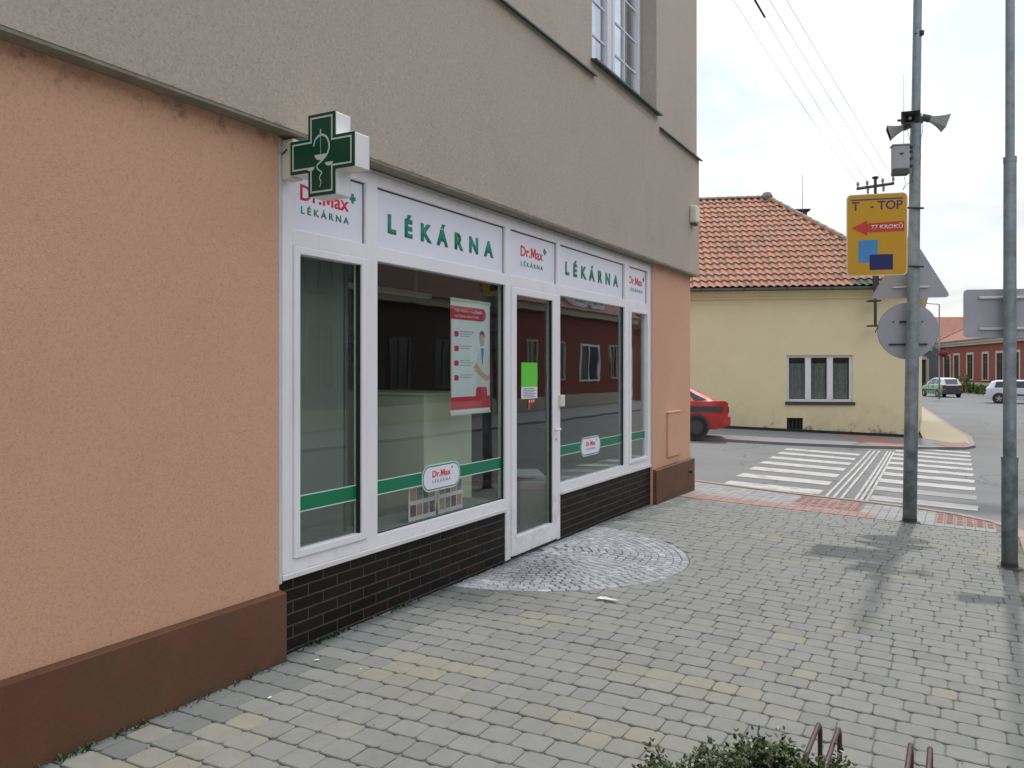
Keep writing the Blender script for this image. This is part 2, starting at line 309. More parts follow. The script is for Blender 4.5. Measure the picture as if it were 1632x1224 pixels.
# ------------------------------------------------------------------ mesh builder
class B:
    def __init__(s): s.v = []; s.f = []; s.m = []; s.t = []
    def add(s, vs, fs, mi=0, tint=None):
        o = len(s.v); s.v += [tuple(v) for v in vs]
        for f in fs: s.f.append([i + o for i in f]); s.m.append(mi); s.t.append(tint or (1, 1, 1))
        return s
    def box(s, x0, x1, y0, y1, z0, z1, mi=0, tint=None):
        if x0 > x1: x0, x1 = x1, x0
        if y0 > y1: y0, y1 = y1, y0
        if z0 > z1: z0, z1 = z1, z0
        v = [(x0, y0, z0), (x1, y0, z0), (x1, y1, z0), (x0, y1, z0), (x0, y0, z1), (x1, y0, z1), (x1, y1, z1), (x0, y1, z1)]
        return s.add(v, [(0, 3, 2, 1), (4, 5, 6, 7), (0, 1, 5, 4), (1, 2, 6, 5), (2, 3, 7, 6), (3, 0, 4, 7)], mi, tint)
    def prism(s, pts, a, b, mi=0, cap=True):
        """pts in local xz, extruded along y from a to b"""
        n = len(pts); v = [(p[0], a, p[1]) for p in pts] + [(p[0], b, p[1]) for p in pts]
        area = sum(pts[i][0] * pts[(i + 1) % n][1] - pts[(i + 1) % n][0] * pts[i][1] for i in range(n))
        f = [(i, (i + 1) % n, n + (i + 1) % n, n + i) for i in range(n)]
        f2 = [tuple(range(n)), tuple(range(2 * n - 1, n - 1, -1))]
        if (area < 0) ^ (b < a): f = [t[::-1] for t in f]; f2 = [t[::-1] for t in f2]
        return s.add(v, [t for t in f] + (f2 if cap else []), mi)
    def cyl(s, p0, p1, r0, r1=None, n=12, mi=0, caps=True):
        p0 = Vector(p0); p1 = Vector(p1); r1 = r0 if r1 is None else r1
        d = (p1 - p0).normalized(); a = d.orthogonal().normalized(); b = d.cross(a)
        v = []
        for p, r in ((p0, r0), (p1, r1)):
            for i in range(n):
                t = 2 * math.pi * i / n; v.append(p + a * (r * math.cos(t)) + b * (r * math.sin(t)))
        f = [(i, (i + 1) % n, n + (i + 1) % n, n + i) for i in range(n)]
        if caps: f += [tuple(range(n - 1, -1, -1)), tuple(range(n, 2 * n))]
        return s.add(v, f, mi)
    def tube(s, pts, r, n=8, mi=0):
        for i in range(len(pts) - 1): s.cyl(pts[i], pts[i + 1], r, r, n, mi)
        return s
    def lathe(s, prof, n=16, mi=0, c=(0, 0, 0)):
        v = []
        for r, z in prof:
            for i in range(n): t = 2 * math.pi * i / n; v.append((c[0] + r * math.cos(t), c[1] + r * math.sin(t), c[2] + z))
        f = []
        for k in range(len(prof) - 1):
            for i in range(n): f.append((k * n + i, k * n + (i + 1) % n, (k + 1) * n + (i + 1) % n, (k + 1) * n + i))
        f.append(tuple(range((len(prof) - 1) * n, len(prof) * n))); f.append(tuple(range(n - 1, -1, -1)))
        return s.add(v, f, mi)
    def build(s, name, mats, parent=None, smooth=False, bevel=0, flip=False, loc=None, tint=False):
        me = bpy.data.meshes.new(name); me.from_pydata(s.v, [], s.f)
        if not isinstance(mats, (list, tuple)): mats = [mats]
        for m in mats: me.materials.append(m)
        me.polygons.foreach_set('material_index', s.m)
        if tint:
            ca = me.color_attributes.new('tint', 'FLOAT_COLOR', 'CORNER')
            d = []
            for p, t in zip(me.polygons, s.t): d += [t[0], t[1], t[2], 1.0] * p.loop_total
            ca.data.foreach_set('color', d)
        if bevel:
            bm = bmesh.new(); bm.from_mesh(me); bmesh.ops.remove_doubles(bm, verts=bm.verts, dist=1e-6)
            ed = [e for e in bm.edges if len(e.link_faces) == 2 and e.calc_face_angle(0) > .5]
            bmesh.ops.bevel(bm, geom=ed, offset=bevel, segments=1, affect='EDGES', clamp_overlap=True); bm.to_mesh(me); bm.free()
        if smooth:
            me.polygons.foreach_set('use_smooth', [True] * len(me.polygons))
            try: me.set_sharp_from_angle(angle=R(40))
            except Exception: pass
        me.update(); o = bpy.data.objects.new(name, me); C.objects.link(o)
        if parent: o.parent = parent
        if loc: o.location = loc
        return o
def thing(name, label, cat, loc=(0, 0, 0), rz=0, group=None):
    o = bpy.data.objects.new(name, None); C.objects.link(o); o.location = loc; o.rotation_euler = (0, 0, rz); o.empty_display_size = .2
    return tag(o, label, cat, group)
def tag(o, label=None, cat=None, group=None, kind=None):
    if label: o['label'] = label
    if cat: o['category'] = cat
    if group: o['group'] = group
    if kind: o['kind'] = kind
    return o
CAPH = {}
def text(body, parent, name, m, x0, x1, z, cap, y, bold=0.0, label=None, thick=.002, rect=None):
    """lettering in the local xz plane facing -y, from x0 to x1, baseline z, capital height cap"""
    def mk(bd):
        cu = bpy.data.curves.new('t', 'FONT'); cu.body = bd; cu.offset = bold; cu.extrude = .0; cu.resolution_u = 3
        ob = bpy.data.objects.new('t', cu); C.objects.link(ob)
        dg = bpy.context.evaluated_depsgraph_get(); dg.update(); me = bpy.data.meshes.new_from_object(ob.evaluated_get(dg)); bpy.data.objects.remove(ob); return me
    ref = mk('L'); ch = max(v.co.y for v in ref.vertices) - min(v.co.y for v in ref.vertices)
    by = min(v.co.y for v in ref.vertices)
    if body.startswith('M') and len(body) == 1:
        P = [(0, 0), (.17, 0), (.17, .68), (.36, .12), (.50, .12), (.69, .68), (.69, 0), (.86, 0), (.86, 1), (.62, 1), (.43, .42), (.24, 1), (0, 1)]
        me = bpy.data.meshes.new('m'); me.from_pydata([(a * ch, b_ * ch + by, 0) for a, b_ in P], [], [tuple(range(len(P)))])
    else: me = mk(body)
    xs = [v.co.x for v in me.vertices]; a, b = min(xs), max(xs)
    for v in me.vertices:
        v.co = Vector((x0 + (v.co.x - a) / (b - a) * (x1 - x0), y, z + (v.co.y - by) / ch * cap))
    bm = bmesh.new(); bm.from_mesh(me)
    r = bmesh.ops.extrude_face_region(bm, geom=bm.faces[:])
    for e in r['geom']:
        if isinstance(e, bmesh.types.BMVert): e.co.y -= thick
    bmesh.ops.recalc_face_normals(bm, faces=bm.faces)
    bm.to_mesh(me); bm.free(); me.name = name; me.materials.clear(); me.materials.append(m)
    o = bpy.data.objects.new(name, me); C.objects.link(o); o.parent = parent
    if label: o['label'] = label
    return o
def sheet(name, poly, off, m, kind='structure', extra=(), thick=0, parent=None):
    """ground sheet over a world polygon following the slope g(X); thick adds side walls down"""
    bm = bmesh.new(); vs = [bm.verts.new((p[0], p[1], 0)) for p in poly]; bm.faces.new(vs)
    for x in GB + list(extra):
        bmesh.ops.bisect_plane(bm, geom=bm.verts[:] + bm.edges[:] + bm.faces[:], plane_co=(x, 0, 0), plane_no=(1, 0, 0))
    bmesh.ops.triangulate(bm, faces=bm.faces)
    bmesh.ops.recalc_face_normals(bm, faces=bm.faces)
    if bm.faces and sum(f.normal.z * f.calc_area() for f in bm.faces) < 0: bmesh.ops.reverse_faces(bm, faces=bm.faces)
    if thick:
        top = bm.faces[:]
        r = bmesh.ops.extrude_face_region(bm, geom=top)
        nv = set(e for e in r['geom'] if isinstance(e, bmesh.types.BMVert))
        for v in bm.verts: v.co.z = g(v.co.x) + off - (0 if v in nv else thick)
        bmesh.ops.recalc_face_normals(bm, faces=bm.faces)
    else:
        for v in bm.verts: v.co.z = g(v.co.x) + off
    me = bpy.data.meshes.new(name); bm.to_mesh(me); bm.free(); me.materials.append(m)
    o = bpy.data.objects.new(name, me); C.objects.link(o)
    if kind: o['kind'] = kind
    if parent: o.parent = parent
    return o

# ================================================================== GROUND
RD = -.07     # road below the pavement
sheet('road', [(-400, -60), (600, -60), (600, 700), (-400, 700)], RD, M_asph)
# kerb line of the near pavement, in (s, q)
KER = [(8.72, -14), (8.58, -.3), (8.40, .6), (8.28, 1.34), (8.21, 2.28), (8.10, 2.9), (7.85, 3.35), (7.5, 3.62), (7.1, 3.74), (5.75, 3.73), (2.9, 3.6), (-8, 3.3)]
def xy(l): return [sq(*p) for p in l]
sheet('pavement_bed', xy([(-8, -.3), (7.4, -.3), (7.4, -14)] + KER), -.0085, M_joint, thick=.2)
# kerb stones: a strip along the road edge
def offset_line(l, d):
    out = []
    for i, p in enumerate(l):
        a = Vector(l[max(i - 1, 0)]); b = Vector(l[min(i + 1, len(l) - 1)]); t = (b - a).normalized(); out.append((p[0] - t.y * d, p[1] + t.x * d))
    return out
def strip_len(l):
    return sum((Vector(l[i + 1]) - Vector(l[i])).length for i in range(len(l) - 1))
def resample(l, step):
    pts = [Vector(l[0])]; out = [tuple(l[0])]; acc = 0
    for i in range(len(l) - 1):
        a, b = Vector(l[i]), Vector(l[i + 1]); L = (b - a).length; pos = step - acc
        while pos <= L: out.append(tuple(a + (b - a) * (pos / L))); pos += step
        acc = L - (pos - step)
    return out
kerb = tag(bpy.data.objects.new('kerb', None), None, None, None, 'structure'); C.objects.link(kerb)
def kerb_run(line, wd, m, parent, hi=0.0, step=.5, name='kerb_stone'):
    r = resample(line, step); inner = offset_line(r, wd)
    for i in range(len(r) - 1):
        b = B(); q0, q1, q2, q3 = Vector(r[i]), Vector(r[i + 1]), Vector(inner[i + 1]), Vector(inner[i])
        c = (q0 + q1 + q2 + q3) / 4; ps = [c + (p - c) * .985 for p in (q0, q1, q2, q3)]
        pts = [(p.x, p.y) for p in ps]
        top = [(x, y, g(x) + hi) for x, y in pts]; mid = [(x, y, g(x) + hi - .16) for x, y in pts]
        b.add(top + mid, [(0, 1, 2, 3), (7, 6, 5, 4), (0, 4, 5, 1), (1, 5, 6, 2), (2, 6, 7, 3), (3, 7, 4, 0)])
        o = b.build(name, m, parent, bevel=.006)
kerb_run(xy(KER[1:]), -.12 if False else .12, M_kerb, kerb, .004)

# ------------------------------------------------------------------ pavers
MC = (2.97, 0.0); MR = 1.30          # cobbled half circle before the door
def convex_block(outline, z_of, tintc, b, rim=.0055, drop=.0038, depth=.03):
    n = len(outline); c = (sum(p[0] for p in outline) / n, sum(p[1] for p in outline) / n)
    def ins(p, d):
        v = Vector((p[0] - c[0], p[1] - c[1])); L = v.length; v = v * max(0, (L - d) / L) if L > 1e-6 else v; return (c[0] + v.x, c[1] + v.y)
    tp = [ins(p, rim) for p in outline]
    wv = []
    tilt = (random.uniform(-.012, .012), random.uniform(-.012, .012)); dz = random.uniform(-.0015, .0015)
    for ring, zz in ((tp, 0), (outline, -drop), (outline, -depth)):
        for p in ring:
            x, y = sq(*p); wv.append((x, y, z_of(x) + zz + dz + tilt[0] * (p[0] - c[0]) + tilt[1] * (p[1] - c[1])))
    f = [tuple(range(n))] + [(n + i, n + (i + 1) % n, (i + 1) % n, i) for i in range(n)] + [(2 * n + i, 2 * n + (i + 1) % n, n + (i + 1) % n, n + i) for i in range(n)]
    # outline runs clockwise in world: flip so tops face up
    a = Vector(wv[0]); bb = Vector(wv[1]); cc = Vector(wv[2])
    if (bb - a).cross(cc - a).z < 0: f = [t[::-1] for t in f]
    b.add(wv, f, 0, tintc)
def round_rect(s0, s1, q0, q1, r):
    k = r * .35
    return [(s0 + r, q0), (s1 - r, q0), (s1 - k, q0 + k), (s1, q0 + r), (s1, q1 - r), (s1 - k, q1 - k), (s1 - r, q1), (s0 + r, q1), (s0 + k, q1 - k), (s0, q1 - r), (s0, q0 + r), (s0 + k, q0 + k)]
def dcirc(p): return math.hypot(p[0] - MC[0], p[1] - MC[1])
pavement = tag(bpy.data.objects.new('pavement', None), None, None, None, 'structure'); C.objects.link(pavement)
blocks = []
CW = .143
PATCHES = [(*(lambda p: ((p[0] - A[0]) * U[0] + (p[1] - A[1]) * U[1], (p[0] - A[0]) * N[0] + (p[1] - A[1]) * N[1]))(gnd(px, py)), ls, lq) for px, py, ls, lq in
    ((180, 1205, .25, .35), (330, 1165, .22, .40), (655, 1065, .22, .30), (740, 1110, .10, .45), (1020, 1070, .10, .25), (1150, 1105, .09, .50), (820, 985, .15, .25), (1200, 855, .15, .5), (1330, 905, .08, .5), (1540, 880, .3, .4), (960, 1165, .12, .4))]
def patch(s, q):
    n2 = noise.noise(Vector((s * 3.4, q * 1.6, 5)))
    return max(math.exp(-((s - a) / ls) ** 2 - ((q - c) / lq) ** 2) for a, c, ls, lq in PATCHES) * .75 + .35 * n2
POLES = [(6.91, 2.71), (4.93, 3.58)]
s = -1.6; row = 0
while s < 6.80:
    q = -.05 - random.random() * .15 if s < 5.9 else -.05
    q = -.06 - (row % 2) * .078
    s1 = min(s + CW, 6.86)
    while q < 3.66:
        L = random.choice((.118, .156, .156, .156, .156, .19))
        if q + L > 3.58: L = 3.60 - q
        if L < .05: break
        g0 = .0028; gh = .0015
        o = round_rect(s + g0, s1 - g0, q + gh, q + L - gh, .020)
        o = [(a + random.uniform(-.0018, .0018), b_ + random.uniform(-.0012, .0012)) for a, b_ in o]
        ins = [p for p in o if dcirc(p) < MR]
        cs, cq = (s + s1) / 2, q + L / 2
        if len(ins) >= 9: q += L; continue
        if ins:
            o2 = []
            for p in o:
                d = dcirc(p)
                if d < MR + .004: p = (MC[0] + (p[0] - MC[0]) * (MR + .004) / d, MC[1] + (p[1] - MC[1]) * (MR + .004) / d)
                o2.append(p)
            o = o2
        t = patch(cs, cq); r = random.random()
        if t > .34 and r < .8 or r < .015: base = (1.16, 1.10, .95) if r < .3 else (1.07, 1.045, .97)
        elif t > .15 and r < .4: base = (1.04, 1.03, .97)
        elif t < -.30 and r < .7 or r > .93: base = (.90, .91, .93)
        else: base = (1.0, 1.0, 1.0)
        if cq < .32 and random.random() < .8: base = (.74, .77, .80)
        k = random.uniform(.96, 1.04); tn = tuple(c * k for c in base)
        x, y = sq(cs, cq)
        blocks.append((math.hypot(x, y) if abs(x / max(y, .1)) < .70 and y > 2.6 else 99, o, tn))
        q += L
    s += CW; row += 1
blocks.sort(key=lambda b_: b_[0])
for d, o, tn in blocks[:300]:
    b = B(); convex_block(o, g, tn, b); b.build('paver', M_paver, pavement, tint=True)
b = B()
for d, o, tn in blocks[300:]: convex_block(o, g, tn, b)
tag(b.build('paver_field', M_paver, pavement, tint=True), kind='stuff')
# red, grey and tactile bands towards the crossing
b = B(); br = B()
def kerb_s(q):
    pts = KER[1:8]
    for i in range(len(pts) - 1):
        if pts[i][1] <= q <= pts[i + 1][1]:
            f = (q - pts[i][1]) / (pts[i + 1][1] - pts[i][1]); return pts[i][0] + f * (pts[i + 1][0] - pts[i][0])
    return pts[0][0] if q < pts[0][1] else 7.3
q = -.25
while q < 3.5:
    ks = kerb_s(q + .05) - .125
    if q < 0 and True: start = 7.66
    else: start = 6.87
    s = start
    while s < ks - .03:
        e = min(s + .2, ks)
        red = (s < 7.12 and q < 2.35) or (1.25 < q < 2.15) or (q > 2.95 and s > 7.0) 
        tn = random.uniform(.92, 1.07); tn = (tn, tn * random.uniform(.97, 1.03), tn)
        if s > 7.7 and random.random() < .15: tn = tuple(c * .9 for c in tn)
        convex_block([(s + .002, q + .002), (e - .002, q + .002), (e - .002, q + .098), (s + .002, q + .098)], g, tn, br if red else b, .003, .002)
        if 1.25 < q < 2.15 and s > 7.1 or (q > 2.95 and red):
            for kk in (.05, .1, .15):
                if s + kk < e - .02: convex_block([(s + kk - .012, q + .02), (s + kk + .012, q + .02), (s + kk + .012, q + .08), (s + kk - .012, q + .08)], lambda X: g(X) + .004, tn, br, .004, .003, .005)
        s = e
    q += .1
tag(b.build('grey_band_slabs', M_bandg, pavement, tint=True), kind='stuff')
tag(br.build('red_band_pavers', M_bandr, pavement, tint=True), kind='stuff')

# cobbled half circle
apron = tag(bpy.data.objects.new('cobble_apron', None), None, None, None, 'structure'); C.objects.link(apron)
arc = [(MC[0] + (MR + .006) * math.cos(t), max(-.04, (MR + .006) * math.sin(t))) for t in [i * math.pi / 48 for i in range(49)]]
sheet('sett_bed', xy(arc + [(MC[0] - MR, -.04), (MC[0] + MR, -.04)][0:0]), -.0100, M_cjoint, kind=None, parent=apron)
setts = []
def sett(pts):
    r = random.random(); tn = (1, 1, 1)
    if r < .10: tn = (1.25, 1.24, 1.22)
    elif r < .15: tn = (1.18, 1.08, 1.03)
    elif r < .28: tn = (.80, .82, .85)
    k = random.uniform(.88, 1.1); tn = tuple(c * k for c in tn)
    cs = sum(p[0] for p in pts) / len(pts); cq = sum(p[1] for p in pts) / len(pts); x, y = sq(cs, cq)
    setts.append((math.hypot(x, y), pts, tn))
rr = MR; ring = 0
while rr > .08:
    h = random.uniform(.056, .068) if ring else .062
    n = max(3, int(math.pi * (rr - h / 2) / (.074 if ring else .10)))
    ph = random.uniform(0, .5)
    for i in range(n + 1):
        a0 = (i + ph - .5) / n * math.pi; a1 = (i + 1 + ph - .5) / n * math.pi
        a0 = max(a0, 0); a1 = min(a1, math.pi)
        if a1 - a0 < .3 / n: continue
        j = lambda: random.uniform(-.009, .009)
        gap = .0035 / rr; ra, rb = rr - h + .002, rr - .002
        wob = .03 * math.sin(3 * a0 + ring) if ring > 1 else 0
        P = []; am = (a0 + a1) / 2; wv_ = (.022 * math.sin(am * 5 + ring * .35) + .012 * math.sin(am * 11 + 2)) * min(1, ring / 3) * (MR - rr) / MR * 2; ra += wv_; rb += wv_
        for (aa, ra_) in ((a0 + gap, ra), (a1 - gap, ra), (a1 - gap, rb), ((a0 + a1) / 2, rb + .001), (a0 + gap, rb)):
            P.append((MC[0] + (ra_ + j() * .6) * math.cos(aa + j() * .3), max(-.03, (ra_ + j() * .6) * math.sin(aa + j() * .3))))
        sett(P)
    rr -= h; ring += 1
setts.sort(key=lambda a: a[0])
gz = lambda X: g(X) + .002
for d, o, tn in setts[:300]:
    b = B(); convex_block(o, gz, tn, b, .007, .006, .02); b.build('sett', M_cobble, apron, tint=True)
b = B()
for d, o, tn in setts[300:]: convex_block(o, gz, tn, b, .007, .006, .02)
tag(b.build('sett_field', M_cobble, apron, tint=True), kind='stuff')

# ------------------------------------------------------------------ far pavement, crossing
FK = [(-16, 23.7), (4.52, 20.83), (6.77, 20.35), (8.7, 20.35), (10.64, 20.83), (11.9, 21.4), (12.64, 22.24), (14.2, 25.2), (16.04, 29.61), (23.12, 45.95), (30, 62)]
fa = (6.71, 25.14); fb = (12.11, 24.38); fdir = Vector((fb[0] - fa[0], fb[1] - fa[1])).normalized()
sheet('far_pavement', FK + [(27, 62), (16.6, 35.0), (13.6, 24.2), (-16, 28.4)], 0, M_fslab, thick=.14)
b = sheet('sandy_pavement', [(12.25, 24.3), (12.2, 21.75), (12.64, 22.36), (14.1, 25.25), (15.94, 29.65), (23.0, 46), (29.8, 62), (27, 61.9), (17.2, 35)], .004, M_sand)
sheet('tactile_strip', [(9.0, 20.5), (10.55, 20.98), (11.1, 24.3), (9.6, 24.5)], .0045, M_fred)
sheet('tactile_strip', [(11.3, 21.15), (12.5, 22.2), (12.9, 23.2), (11.5, 22.3)], .009, M_fred)
kerb_run([FK[1], FK[2], FK[3], FK[4], FK[5], FK[6], FK[7], FK[8], FK[9]], .14, M_kerb, kerb, .006, step=1.0)
kerb_run([FK[0], FK[1]], .14, M_kerb, kerb, .006, step=1.0)
cross_mark = tag(bpy.data.objects.new('zebra_crossing', None), None, None, None, 'structure'); C.objects.link(cross_mark)
def qd(s, q, k=-.031): return q + k * (s - 9)
for i in range(7):
    s0 = 8.98 + i * 1.235
    sheet('painted_stripe', xy([(s0, qd(s0, .05, -.062)), (s0, qd(s0, 1.44)), (s0 + .56, qd(s0, 1.43)), (s0 + .56, qd(s0, .05, -.062))]), RD + .005, M_paint, kind=None, extra=(6.5,), parent=cross_mark)
for i in range(10):
    s0 = 9.0 + i * 1.2
    sheet('painted_stripe', xy([(s0, qd(s0, 2.1)), (s0, 3.4), (s0 + .54, 3.42), (s0 + .54, qd(s0, 2.09))]), RD + .005, M_paint, kind=None, parent=cross_mark)
for qq in (1.55, 1.65, 1.75, 1.93, 2.0, 2.07) :
    e = 18.4
    sheet('guide_line', xy([(8.5, qq), (8.5, qq + .04), (13.5, qd(13.5, qq + .04)), (e, qd(e, qq + .04)), (e, qd(e, qq)), (13.5, qd(13.5, qq))]), RD + .009, M_paint, kind=None, parent=cross_mark)
# opposite pavement of the main road, seen only in the shop glass
sheet('opposite_pavement', xy([(-6, 11.4), (50, 11.4), (50, 16), (-6, 16)]), .02, M_fslab, thick=.14)

# ================================================================== PHARMACY
PH = thing('pharmacy_building', 'corner pharmacy building with pink ground floor, grey upper storey and long white shopfront', 'building', (A[0], A[1], 0), math.atan2(U[1], U[0]))
# local frame: x = s, y = -q, z up
def pb(name, m, s0, s1, q0, q1, z0, z1, bevel=0, parent=PH, label=None):
    o = B().box(s0, s1, -q1, -q0, z0, z1).build(name, m, parent, bevel=bevel)
    if label: o['label'] = label
    return o
S_END = 7.50
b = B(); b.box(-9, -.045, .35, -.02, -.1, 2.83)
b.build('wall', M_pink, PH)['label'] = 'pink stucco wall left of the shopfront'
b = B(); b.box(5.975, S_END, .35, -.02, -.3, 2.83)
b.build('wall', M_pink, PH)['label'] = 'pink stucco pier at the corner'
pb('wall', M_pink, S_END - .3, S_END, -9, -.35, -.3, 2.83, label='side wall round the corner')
# plinths
def plinth(s0, s1, zb):
    # chamfered top, protrudes 6 cm
    n = B(); pts = [(0.065, zb), (0.065, .362), (0.0, .378), (-.3, .378), (-.3, zb)]
    v = [(s0, -p[0], p[1]) for p in pts] + [(s1, -p[0], p[1]) for p in pts]; k = len(pts)
    f = [(i, (i + 1) % k, k + (i + 1) % k, k + i)[::-1] for i in range(k)] + [tuple(range(k)), tuple(range(2 * k - 1, k - 1, -1))]
    n.add(v, f); o = n.build('plinth', M_plinth, PH)
    bm = bmesh.new(); bm.from_mesh(o.data); bmesh.ops.recalc_face_normals(bm, faces=bm.faces); bm.to_mesh(o.data); bm.free()
    return o
plinth(-9, -.035, -.1); plinth(5.99, S_END + .06, -.3)
# upper storey and its overhang
win0, win1, wz0, wz1 = 3.995, 5.90, 4.56, 6.5
b = B()
b.box(-9, 7.575, -.12, 9, 2.822, 4.39)
for (a, c, z0, z1) in ((-9, win0, 4.39, 9.5), (win1, 7.555, 4.39, 9.5), (win0, win1, 4.39, 4.54), (win0, win1, wz1, 9.5)):
    b.box(a, c, -.095 if z0 < 5 or True else 0, 9, z0, z1)
o = b.build('wall', M_grey, PH); o['label'] = 'grey stucco upper storey'
pb('soffit', M_soffit, -9, 7.57, .0, .117, 2.805, 2.8215)
# ledge flashing
for (a, c) in ((-9, win0 - .01), (win1 + .02, 7.61)):
    b = B(); b.add([(a, -.165, 4.375), (c, -.165, 4.375), (c, -.09, 4.41), (a, -.09, 4.41), (a, -.165, 4.36), (c, -.165, 4.36), (c, -.09, 4.388), (a, -.09, 4.388)],
        [(0, 1, 2, 3), (4, 7, 6, 5), (0, 4, 5, 1), (1, 5, 6, 2), (3, 7, 4, 0)])
    b.build('ledge_flashing', M_flash, PH)
b = B(); b.add([(win0 - .03, -.165, 4.535), (win1 + .03, -.165, 4.535), (win1 + .03, .12, 4.60), (win0 - .03, .12, 4.60), (win0 - .03, -.165, 4.515), (win1 + .03, -.165, 4.515), (win1 + .03, .12, 4.58), (win0 - .03, .12, 4.58)],
    [(0, 1, 2, 3), (4, 7, 6, 5), (0, 4, 5, 1), (1, 5, 6, 2), (3, 7, 4, 0)])
# upper window, recessed
UW = B(); fy = .10
x0, x1, z0, z1 = win0 + .01, win1 - .01, 4.575, wz1
xm = (x0 + x1) / 2
for (a, c, e, f_) in ((x0, x0 + .06, z0, z1), (x1 - .06, x1, z0, z1), (x0 + .06, x1 - .06, z0, z0 + .06), (x0 + .06, x1 - .06, z1 - .06, z1), (xm - .05, xm + .05, z0 + .06, z1 - .06)):
    UW.box(a, c, fy, fy + .06, e, f_)
uw = UW.build('window', M_winf, PH, bevel=.004); uw['label'] = 'white first floor window with glazing bars'
b.build('window_sill', M_flash, uw)
for k in range(2):
    a = x0 + .06 if k == 0 else xm + .05; c = xm - .05 if k == 0 else x1 - .06
    sb = B()
    for (p, q_, e, f_) in ((a, a + .055, z0 + .06, z1 - .06), (c - .055, c, z0 + .06, z1 - .06), (a + .055, c - .055, z0 + .06, z0 + .115), (a + .055, c - .055, z1 - .115, z1 - .06)):
        sb.box(p, q_, fy - .012, fy + .045, e, f_)
    sb.build('sash', M_winf, uw, bevel=.004)
    B().box(a + .055, c - .055, fy + .028, fy + .032, z0 + .115, z1 - .115).build('pane', M_glass3, uw)
    bb = B(); mid = (a + c) / 2; bb.box(mid - .009, mid + .009, fy + .015, fy + .027, z0 + .115, z1 - .115)
    z = z0 + .115 + .33
    while z < z1 - .12: bb.box(a + .055, c - .055, fy + .017, fy + .026, z - .009, z + .009); z += .36
    bb.build('glazing_bar', M_winf, uw)
    cb = B(); n = 40
    for i in range(n):
        xa = a + .05 + (c - a - .1) * i / n; xb = a + .05 + (c - a - .1) * (i + 1) / n; ya = fy + .13 + .02 * math.sin(i * 1.3); yb = fy + .13 + .02 * math.sin((i + 1) * 1.3)
        cb.add([(xa, ya, z0), (xb, yb, z0), (xb, yb, z1), (xa, ya, z1)], [(0, 1, 2, 3)])
    cb.build('curtain', M_winf, uw)
pb('room_backing', M_in_dark, win0, win1, -.6, -.5, 4.5, 6.6)

# ------------------------------------------------------------------ shopfront
Z_T, Z_PT, Z_PB, Z_GT, Z_GB, Z_B = 2.78, 2.705, 2.326, 2.236, .512, .442
posts = [(0.0, .08), (.712, .822), (2.468, 2.56), (3.43, 3.489), (5.127, 5.261), (5.87, 5.946)]
fr = thing  # keep name free
for i, (a, c) in enumerate(posts):
    zb = .01 if i in (2, 3) else Z_B
    if i == 2: a, c = 2.468, 2.552
    pb('frame_post', M_pvc, a, c, -.07, 0, zb, Z_T, .003)
bays = [(.08, .712), (.822, 2.468), (2.552, 3.43), (3.489, 5.127), (5.261, 5.87)]
for i, (a, c) in enumerate(bays):
    pb('frame_rail', M_pvc, a, c, -.07, -.001, Z_PT, Z_T, .003)
    pb('frame_rail', M_pvc, a, c, -.07, -.001, Z_GT, Z_PB, .003)
    if i != 2: pb('frame_rail', M_pvc, a, c, -.07, -.001, Z_B, Z_GB, .003)
    pn = pb('fascia_panel', M_fascia, a + .001, c - .001, -.06, -.026, Z_PB + .001, Z_PT - .001)
    # reveal shadow painted as black strips at top and right of each panel
    pb('dark_reveal', M_dark, a + .001, c - .001, -.026, -.0235, Z_PT - .008, Z_PT - .001); pb('dark_reveal', M_dark, c - .008, c - .001, -.026, -.0235, Z_PB + .001, Z_PT - .009)
# sill drips
pb('window_sill', M_sillw, -.01, 1.60, -.10, .018, .412, .441, .003); pb('window_sill', M_sillw, 1.603, 2.466, -.10, .018, .412, .441, .003)
pb('window_sill', M_sillw, 3.491, 5.95, -.10, .018, .412, .441, .003)
pb('trim_strip', M_trim, -.043, -.012, -.06, .012, .40, 2.80, .002)
pb('trim_strip', M_sillw, 5.95, 5.973, -.06, .006, .40, 2.80, .002)
pb('trim_strip', M_sillw, -.01, 5.95, -.06, -.01, 2.781, 2.804, .002)
pb('gap_backing', M_dark, -.0119, -.0005, -.07, -.03, .442, 2.78)
for p in ((2.46, 3.46),):
    pb('threshold', M_mortar, 2.552, 3.43, -.12, -.004, -.05, .012)
# panes and casements
def casement(a, c, z0, z1, name='casement', wd=.05, proud=.012, rw=None):
    rw = rw or wd; s_ = B()
    s_.box(a, a + wd, -proud, .05, z0, z1); s_.box(c - rw, c, -proud, .05, z0, z1)
    s_.box(a + wd, c - rw, -proud, .05, z0, z0 + wd); s_.box(a + wd, c - rw, -proud, .05, z1 - wd, z1)
    return s_.build(name, M_pvc, PH, bevel=.003)
cs = casement(.083, .709, Z_B + .073, Z_GT - .003, wd=.04, rw=.055)
B().box(.125, .652, .028, .034, Z_B + .115, Z_GT - .045).build('pane', M_glass, cs)
B().box(.645, .6535, -.0, .028, Z_B + .115, Z_GT - .045).build('dark_reveal', M_dark, cs)  # dark strip along the right inner edge of the sash
B().box(.823, 2.467, .036, .042, Z_GB, Z_GT).build('pane', M_glass, PH)
B().box(3.49, 5.126, .036, .042, Z_GB, Z_GT).build('pane', M_glass, PH)
cs = casement(5.263, 5.868, Z_B + .073, Z_GT - .003, wd=.035)
B().box(5.30, 5.832, .028, .034, Z_B + .11, Z_GT - .04).build('pane', M_glass, cs)
for (a, c) in ((2.452, 2.466), (5.112, 5.1255)): pb('dark_reveal', M_dark, a, c, -.035, -.02, Z_GB + .001, Z_GT - .001)  # dark strips along the right edge of both large panes
